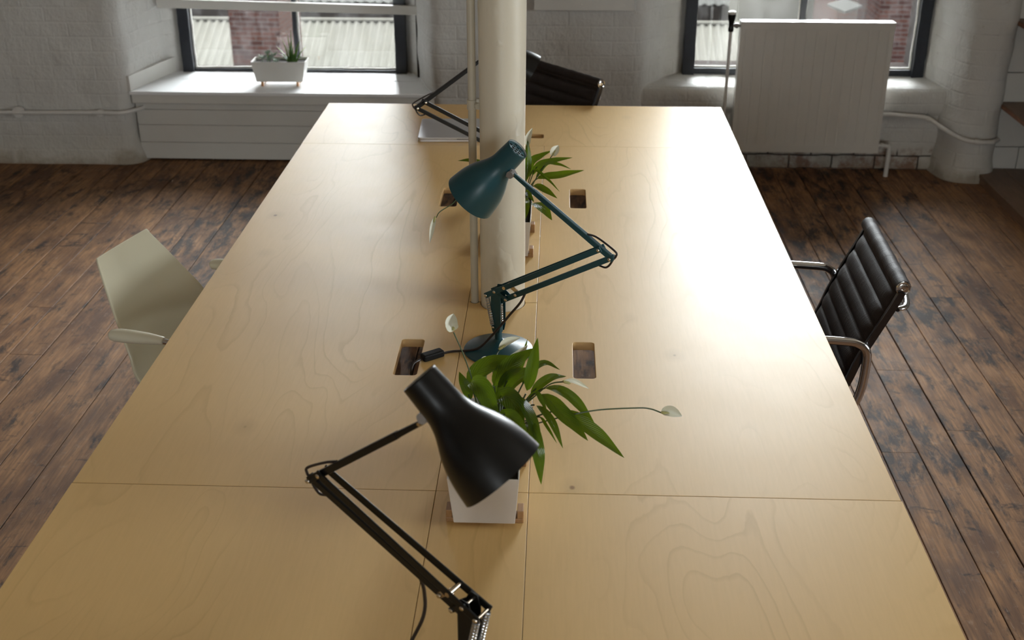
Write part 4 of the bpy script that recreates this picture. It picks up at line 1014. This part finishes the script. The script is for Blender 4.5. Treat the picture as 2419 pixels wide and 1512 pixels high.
# ------------------------------------------------------------------ laptop
def laptop():
    root = empty('laptop', (-.345, 4.385, TZ), radians(2.5)); tag(root, 'closed silver laptop near the far end of the table', 'laptop')
    w, d = .355/2, .262/2
    bm = B(); slab(bm, rrect(-w, -d, w, d, .012, 6), [], .0012, .0105, 0, 0); mk('laptop_base', bm, 'alu', root, smooth=False, world=False, bevel=.001)
    bm = B(); slab(bm, rrect(-w, -d, w, d, .012, 6), [], .0112, .0175, 0, 0); mk('laptop_lid', bm, 'alu', root, smooth=False, world=False, bevel=.0018)
    bm = B(); box(bm, (-.03, -d-.0003, .0098), (.03, -d+.004, .0113)); mk('lid_notch', bm, 'rubber', root, smooth=False, world=False)
    for x in (-w+.03, w-.03):
        for y in (-d+.03, d-.03):
            bm = B(); cyl(bm, (x, y, 0), (x, y, .0013), .006, 12); mk('rubber_foot', bm, 'rubber', root, world=False)
laptop()

# ------------------------------------------------------------------ ribbed leather chairs
def ribbed_chair(loc, rz, label):
    root = empty('office_chair', (0, 0, 0)); tag(root, label, 'chair', 'ribbed leather office chairs')
    prof = smoothpath([(-.303, 0, .800), (-.281, 0, .745), (-.248, 0, .670), (-.214, 0, .590), (-.192, 0, .520), (-.168, 0, .470), (-.120, 0, .446), (-.02, 0, .446), (.09, 0, .458), (.17, 0, .460), (.215, 0, .447)], 14)
    L = [0.]
    for a, b in zip(prof, prof[1:]): L.append(L[-1]+(b-a).length)
    W = .228; n = 190; pitch = .0505
    def P(s):
        s = max(0, min(L[-1]-1e-6, s))
        for i in range(len(L)-1):
            if L[i+1] >= s: return prof[i].lerp(prof[i+1], (s-L[i])/(L[i+1]-L[i])), (prof[i+1]-prof[i]).normalized()
    def sec(i):
        s = L[-1]*i; p, t = P(s); nr = V((-t.z, 0, t.x)); nr = -nr if nr.dot(V((1, 0, 1))) < 0 else nr
        ph = (s-.028)/pitch; g = abs(sin(pi*ph))**.55 if s > .0 else 1
        return p, nr, .0035+.0105*g
    def top(i, j):
        p, nr, h = sec(i); y = (j-.5)*2; e = (1-abs(y)**14)
        wr = .0012*noise.noise(V((p.x*25, y*3, p.z*25)))
        return p + V((0, y*W, 0)) + nr*(h*e+wr)
    def bot(i, j):
        p, nr, h = sec(i); y = (j-.5)*2; return p + V((0, y*W, 0)) - nr*(.004+h*.25*(1-abs(y)**14))
    bm = B(); a = grid(bm, top, n, 20); b = grid(bm, bot, n, 20, flip=True)
    for k in (0, 20):
        for i in range(n): bm.faces.new([a[i][k], a[i+1][k], b[i+1][k], b[i][k]])
    for i in (0, n):
        for j in range(20): bm.faces.new([a[i][j], a[i][j+1], b[i][j+1], b[i][j]])
    bmesh.ops.recalc_face_normals(bm, faces=bm.faces)
    seat = mk('seat_and_back', bm, 'leather', root, angle=70)
    # rolled top edge with metal end caps, and front roll
    for c, r, nm in ((V((-.305, 0, .801)), .021, 'top_roll'), (V((.218, 0, .444)), .016, 'front_roll')):
        bm = B(); ys = [-.235+.47*k/24 for k in range(25)]
        tube(bm, [c+V((0, y, 0)) for y in ys], [r*(1+.035*sin(k*2.3)+.02*sin(k*5.1)) for k in range(25)], 24); ro = mk(nm, bm, 'leather', root)
        for s in (-1, 1):
            bm = B(); lathe(bm, [(0, r*.92), (.004, r*.92), (.0052, r*.80), (.0040, r*.66), (.0046, r*.60), (.0050, r*.25), (.0040, r*.20), (.0040, 0)], c+V((0, s*.234, 0)), V((0, s, 0)), 28, cap0=True); mk('end_cap', bm, 'chrome', ro, angle=30)
    # side rails follow the profile
    for s in (-1, 1):
        bm = B(); pr = [prof[k]+V((0, s*.236, 0)) for k in range(2, len(prof)-3, 3)]
        rings = []
        for i, p in enumerate(pr):
            t = (pr[min(i+1, len(pr)-1)]-pr[max(i-1, 0)]).normalized(); nr = V((-t.z, 0, t.x)); nr = -nr if nr.dot(V((1, 0, 1))) < 0 else nr
            rings.append([bm.verts.new(p+V((0, x, 0))+nr*y) for x, y in ((-.006, -.014), (.006, -.014), (.006, .006), (-.006, .006))])
        for a_, b_ in zip(rings, rings[1:]):
            for k in range(4): bm.faces.new([a_[k], a_[(k+1) % 4], b_[(k+1) % 4], b_[k]])
        bm.faces.new(rings[0]); bm.faces.new(rings[-1]); mk('side_rail', bm, 'darkmetal', root, angle=30, bevel=.0015)
    # cross braces behind back and under seat
    bm = B(); tube(bm, smoothpath([(-.300, -.225, .735), (-.335, -.18, .733), (-.352, 0, .733), (-.335, .18, .733), (-.300, .225, .735)], 6), .0085, 14, flat=.7); mk('back_brace', bm, 'chrome', root)
    for x in (-.09, .10):
        bm = B(); tube(bm, [(x, -.236, .432), (x, -.1, .405), (x, .1, .405), (x, .236, .432)], .011, 12); mk('seat_brace', bm, 'chrome', root)
    # loop arms
    for s in (-1, 1):
        y = s*.256
        path = smoothpath([(.10, s*.240, .428), (.150, y, .455), (.172, y, .520), (.172, y, .600), (.160, y, .640), (.120, y, .652), (.0, y, .655), (-.165, y, .651), (-.208, y, .644), (-.230, y, .622), (-.234, y, .580), (-.230, y, .510), (-.212, y, .455), (-.170, s*.248, .424), (-.09, s*.240, .420)], 8)
        bm = B(); tube(bm, path, .0122, 16, flat=.72, flatdir=V((0, 1, 0))); mk('armrest', bm, 'chrome', root)
    # pedestal
    bm = B(); cyl(bm, (0, 0, .11), (0, 0, .40), .024, 24); cyl(bm, (0, 0, .38), (0, 0, .41), .06, 24, .05); mk('pedestal', bm, 'chrome', root)
    for k in range(5):
        a = radians(72*k+18); d = V((cos(a), sin(a), 0)); bm = B(); barp(bm, V((0, 0, .115)), d*.29+V((0, 0, .075)), .045, .035, w2=.028, h2=.016); lg = mk('base_leg', bm, 'chrome', root, smooth=False, bevel=.003)
        bm = B(); c = d*.285; s_ = d.cross(V((0, 0, 1)))
        for q in (-1, 1): cyl(bm, c+V((0, 0, .028))+s_*q*.008, c+V((0, 0, .028))+s_*q*.022, .028, 20)
        cyl(bm, c+V((0, 0, .03)), c+V((0, 0, .075)), .006, 10); mk('castor', bm, 'rubber', lg)
    root.location = loc; root.rotation_euler = (0, 0, rz); return root
ch = ribbed_chair((.618, 3.064, 0), pi - radians(2.5), 'black ribbed leather office chair with chrome arms tucked under the right side of the table')
c2 = copy_tree(ch); c2.name = 'office_chair'; c2['label'] = 'black ribbed leather office chair turned away behind the far end of the table'
FAR = c2
nrm = V((-.77, -.64, 0)); rzf = math.atan2(nrm.y, nrm.x); mid = V((.040, 5.025, 0)); c2.rotation_euler = (0, 0, rzf); c2.location = mid - V((cos(rzf), sin(rzf), 0))*(-.306) + V((0, 0, .018))

# ------------------------------------------------------------------ cream plastic armchair
def shell_chair(loc, rz):
    root = empty('shell_armchair', (0, 0, 0)); tag(root, 'olive cream moulded plastic armchair tucked under the left side of the table', 'chair')
    prof = smoothpath([(-.340, 0, .797), (-.314, 0, .730), (-.286, 0, .660), (-.258, 0, .590), (-.236, 0, .520), (-.200, 0, .462), (-.140, 0, .432), (-.05, 0, .428), (.06, 0, .438), (.15, 0, .438), (.215, 0, .415)], 6)
    hw = [.119, .148, .176, .201, .212, .206, .182, .186, .204, .205, .195]; hws = smoothpath([(w, 0, 0) for w in hw], 6)
    n = len(prof)-1
    def fn(i, j):
        k = i*n; a = int(min(k, n-1)); t = k-a; p = prof[a].lerp(prof[a+1], t); w = hws[a].x*(1-t)+hws[a+1].x*t; y = (j-.5)*2
        back = max(0, min(1, (p.z-.43)/.12)); curl = .045*(abs(y)**2.4)*back*(1-.95*max(0, min(1, (p.z-.52)/.26))); dish = .018*(abs(y)**2.2)*(1-back)
        return p + V((curl, y*w, dish))
    bm = B(); grid(bm, fn, 60, 28)
    o = mk('shell', bm, 'polymer', root, angle=80); s = o.modifiers.new('solid', 'SOLIDIFY'); s.thickness = .007; s.offset = 0; bv = o.modifiers.new('bev', 'BEVEL'); bv.width = .002; bv.segments = 2; bv.angle_limit = radians(50)
    for s in (-1, 1):
        y = s*.257
        P = [(-.222, y, .643), (-.216, y, .645), (-.19, y, .647), (-.15, y, .649), (-.10, y, .651), (-.062, y, .651), (-.056, y, .651)]
        bm = B(); tube(bm, smoothpath(P, 4), [r*1.14 for r in [.003, .008, .011, .013, .0155, .017, .018, .0187, .019, .0192, .0192, .019, .0188, .018, .0173, .0165, .0155, .0145, .0135, .0125, .0118, .0112, .0108, .0104, .010]], 20, flat=.8, flatdir=V((0, 0, 1)))
        mk('arm_pad', bm, 'armpad', root)
        bm = B(); tube(bm, smoothpath([(-.060, y, .650), (-.02, y, .644), (.04, y, .612), (.10, y, .55), (.15, y, .44), (.19, s*.25, .2), (.205, s*.25, 0)], 8), .0085, 14); mk('arm_leg_tube', bm, 'chrome', root)
        bm = B(); tube(bm, smoothpath([(-.12, s*.19, .418), (-.17, s*.215, .40), (-.205, s*.23, .3), (-.245, s*.24, 0)], 6), .0085, 14); mk('rear_leg', bm, 'chrome', root)
        bm = B(); tube(bm, [(-.13, s*.19, .416), (.14, s*.19, .424), (.158, s*.25, .42)], .0075, 10); mk('seat_rail', bm, 'chrome', root)
    root.location = loc; root.rotation_euler = (0, 0, rz)
shell_chair((-.902, 2.964, 0), radians(-15.66))

# ------------------------------------------------------------------ daylight, camera
w = bpy.data.worlds.new('overcast_sky'); SC.world = w; w.use_nodes = True; nt = w.node_tree
bg = nt.nodes['Background']; tc = nt.nodes.new('ShaderNodeTexCoord'); sp = nt.nodes.new('ShaderNodeSeparateXYZ'); rp = nt.nodes.new('ShaderNodeValToRGB')
nt.links.new(tc.outputs['Generated'], sp.inputs[0]); nt.links.new(sp.outputs[2], rp.inputs[0]); nt.links.new(rp.outputs[0], bg.inputs[0])
rp.color_ramp.elements[0].position = .0; rp.color_ramp.elements[0].color = (.95, .975, 1.0, 1); rp.color_ramp.elements[1].position = .7; rp.color_ramp.elements[1].color = (.98, .99, 1.0, 1)
bg.inputs[1].default_value = 1.0
# overcast sky, brighter around the veiled sun ahead and to the right
nv = nt.nodes.new('ShaderNodeVectorMath'); nv.operation = 'DOT_PRODUCT'; nt.links.new(tc.outputs['Generated'], nv.inputs[0])
gd = V((.24, .88, .42)).normalized(); nv.inputs[1].default_value = gd
def wm(op, a, b):
    x = nt.nodes.new('ShaderNodeMath'); x.operation = op
    for i, v in enumerate((a, b)):
        if isinstance(v, bpy.types.NodeSocket): nt.links.new(v, x.inputs[i])
        else: x.inputs[i].default_value = v
    return x.outputs[0]
glow = wm('POWER', wm('MAXIMUM', nv.outputs['Value'], 0.), 16.)
nt.links.new(wm('ADD', 7.0, wm('MULTIPLY', glow, 8.5)), bg.inputs[1])

cam = bpy.data.cameras.new('camera'); co = bpy.data.objects.new('camera', cam); COL.objects.link(co); SC.camera = co
cam.sensor_fit = 'HORIZONTAL'; cam.sensor_width = 36; cam.lens = 36*2762.33/2419; cam.clip_start = .05; cam.clip_end = 200
yaw, pitch, roll = -.0377, .4468, .0009
f = V((sin(yaw)*cos(pitch), cos(yaw)*cos(pitch), -sin(pitch))); r = V((cos(yaw), -sin(yaw), 0)); u = r.cross(f)
r, u = r*cos(roll)+u*sin(roll), u*cos(roll)-r*sin(roll)
co.matrix_world = Matrix(((r.x, u.x, -f.x, 0), (r.y, u.y, -f.y, 0), (r.z, u.z, -f.z, 2.04), (0, 0, 0, 1)))
cam.dof.use_dof = True; cam.dof.focus_distance = 2.75; cam.dof.aperture_fstop = 5.6

SC.view_settings.view_transform = 'Standard'; SC.view_settings.look = 'None'; SC.view_settings.gamma = 1
SC.view_settings.use_curve_mapping = False; SC.view_settings.exposure = 1.72
try:
    SC.cycles.use_denoising = True; SC.cycles.max_bounces = 12; SC.cycles.diffuse_bounces = 6; SC.cycles.transparent_max_bounces = 16; SC.cycles.sample_clamp_indirect = 8
except Exception: pass
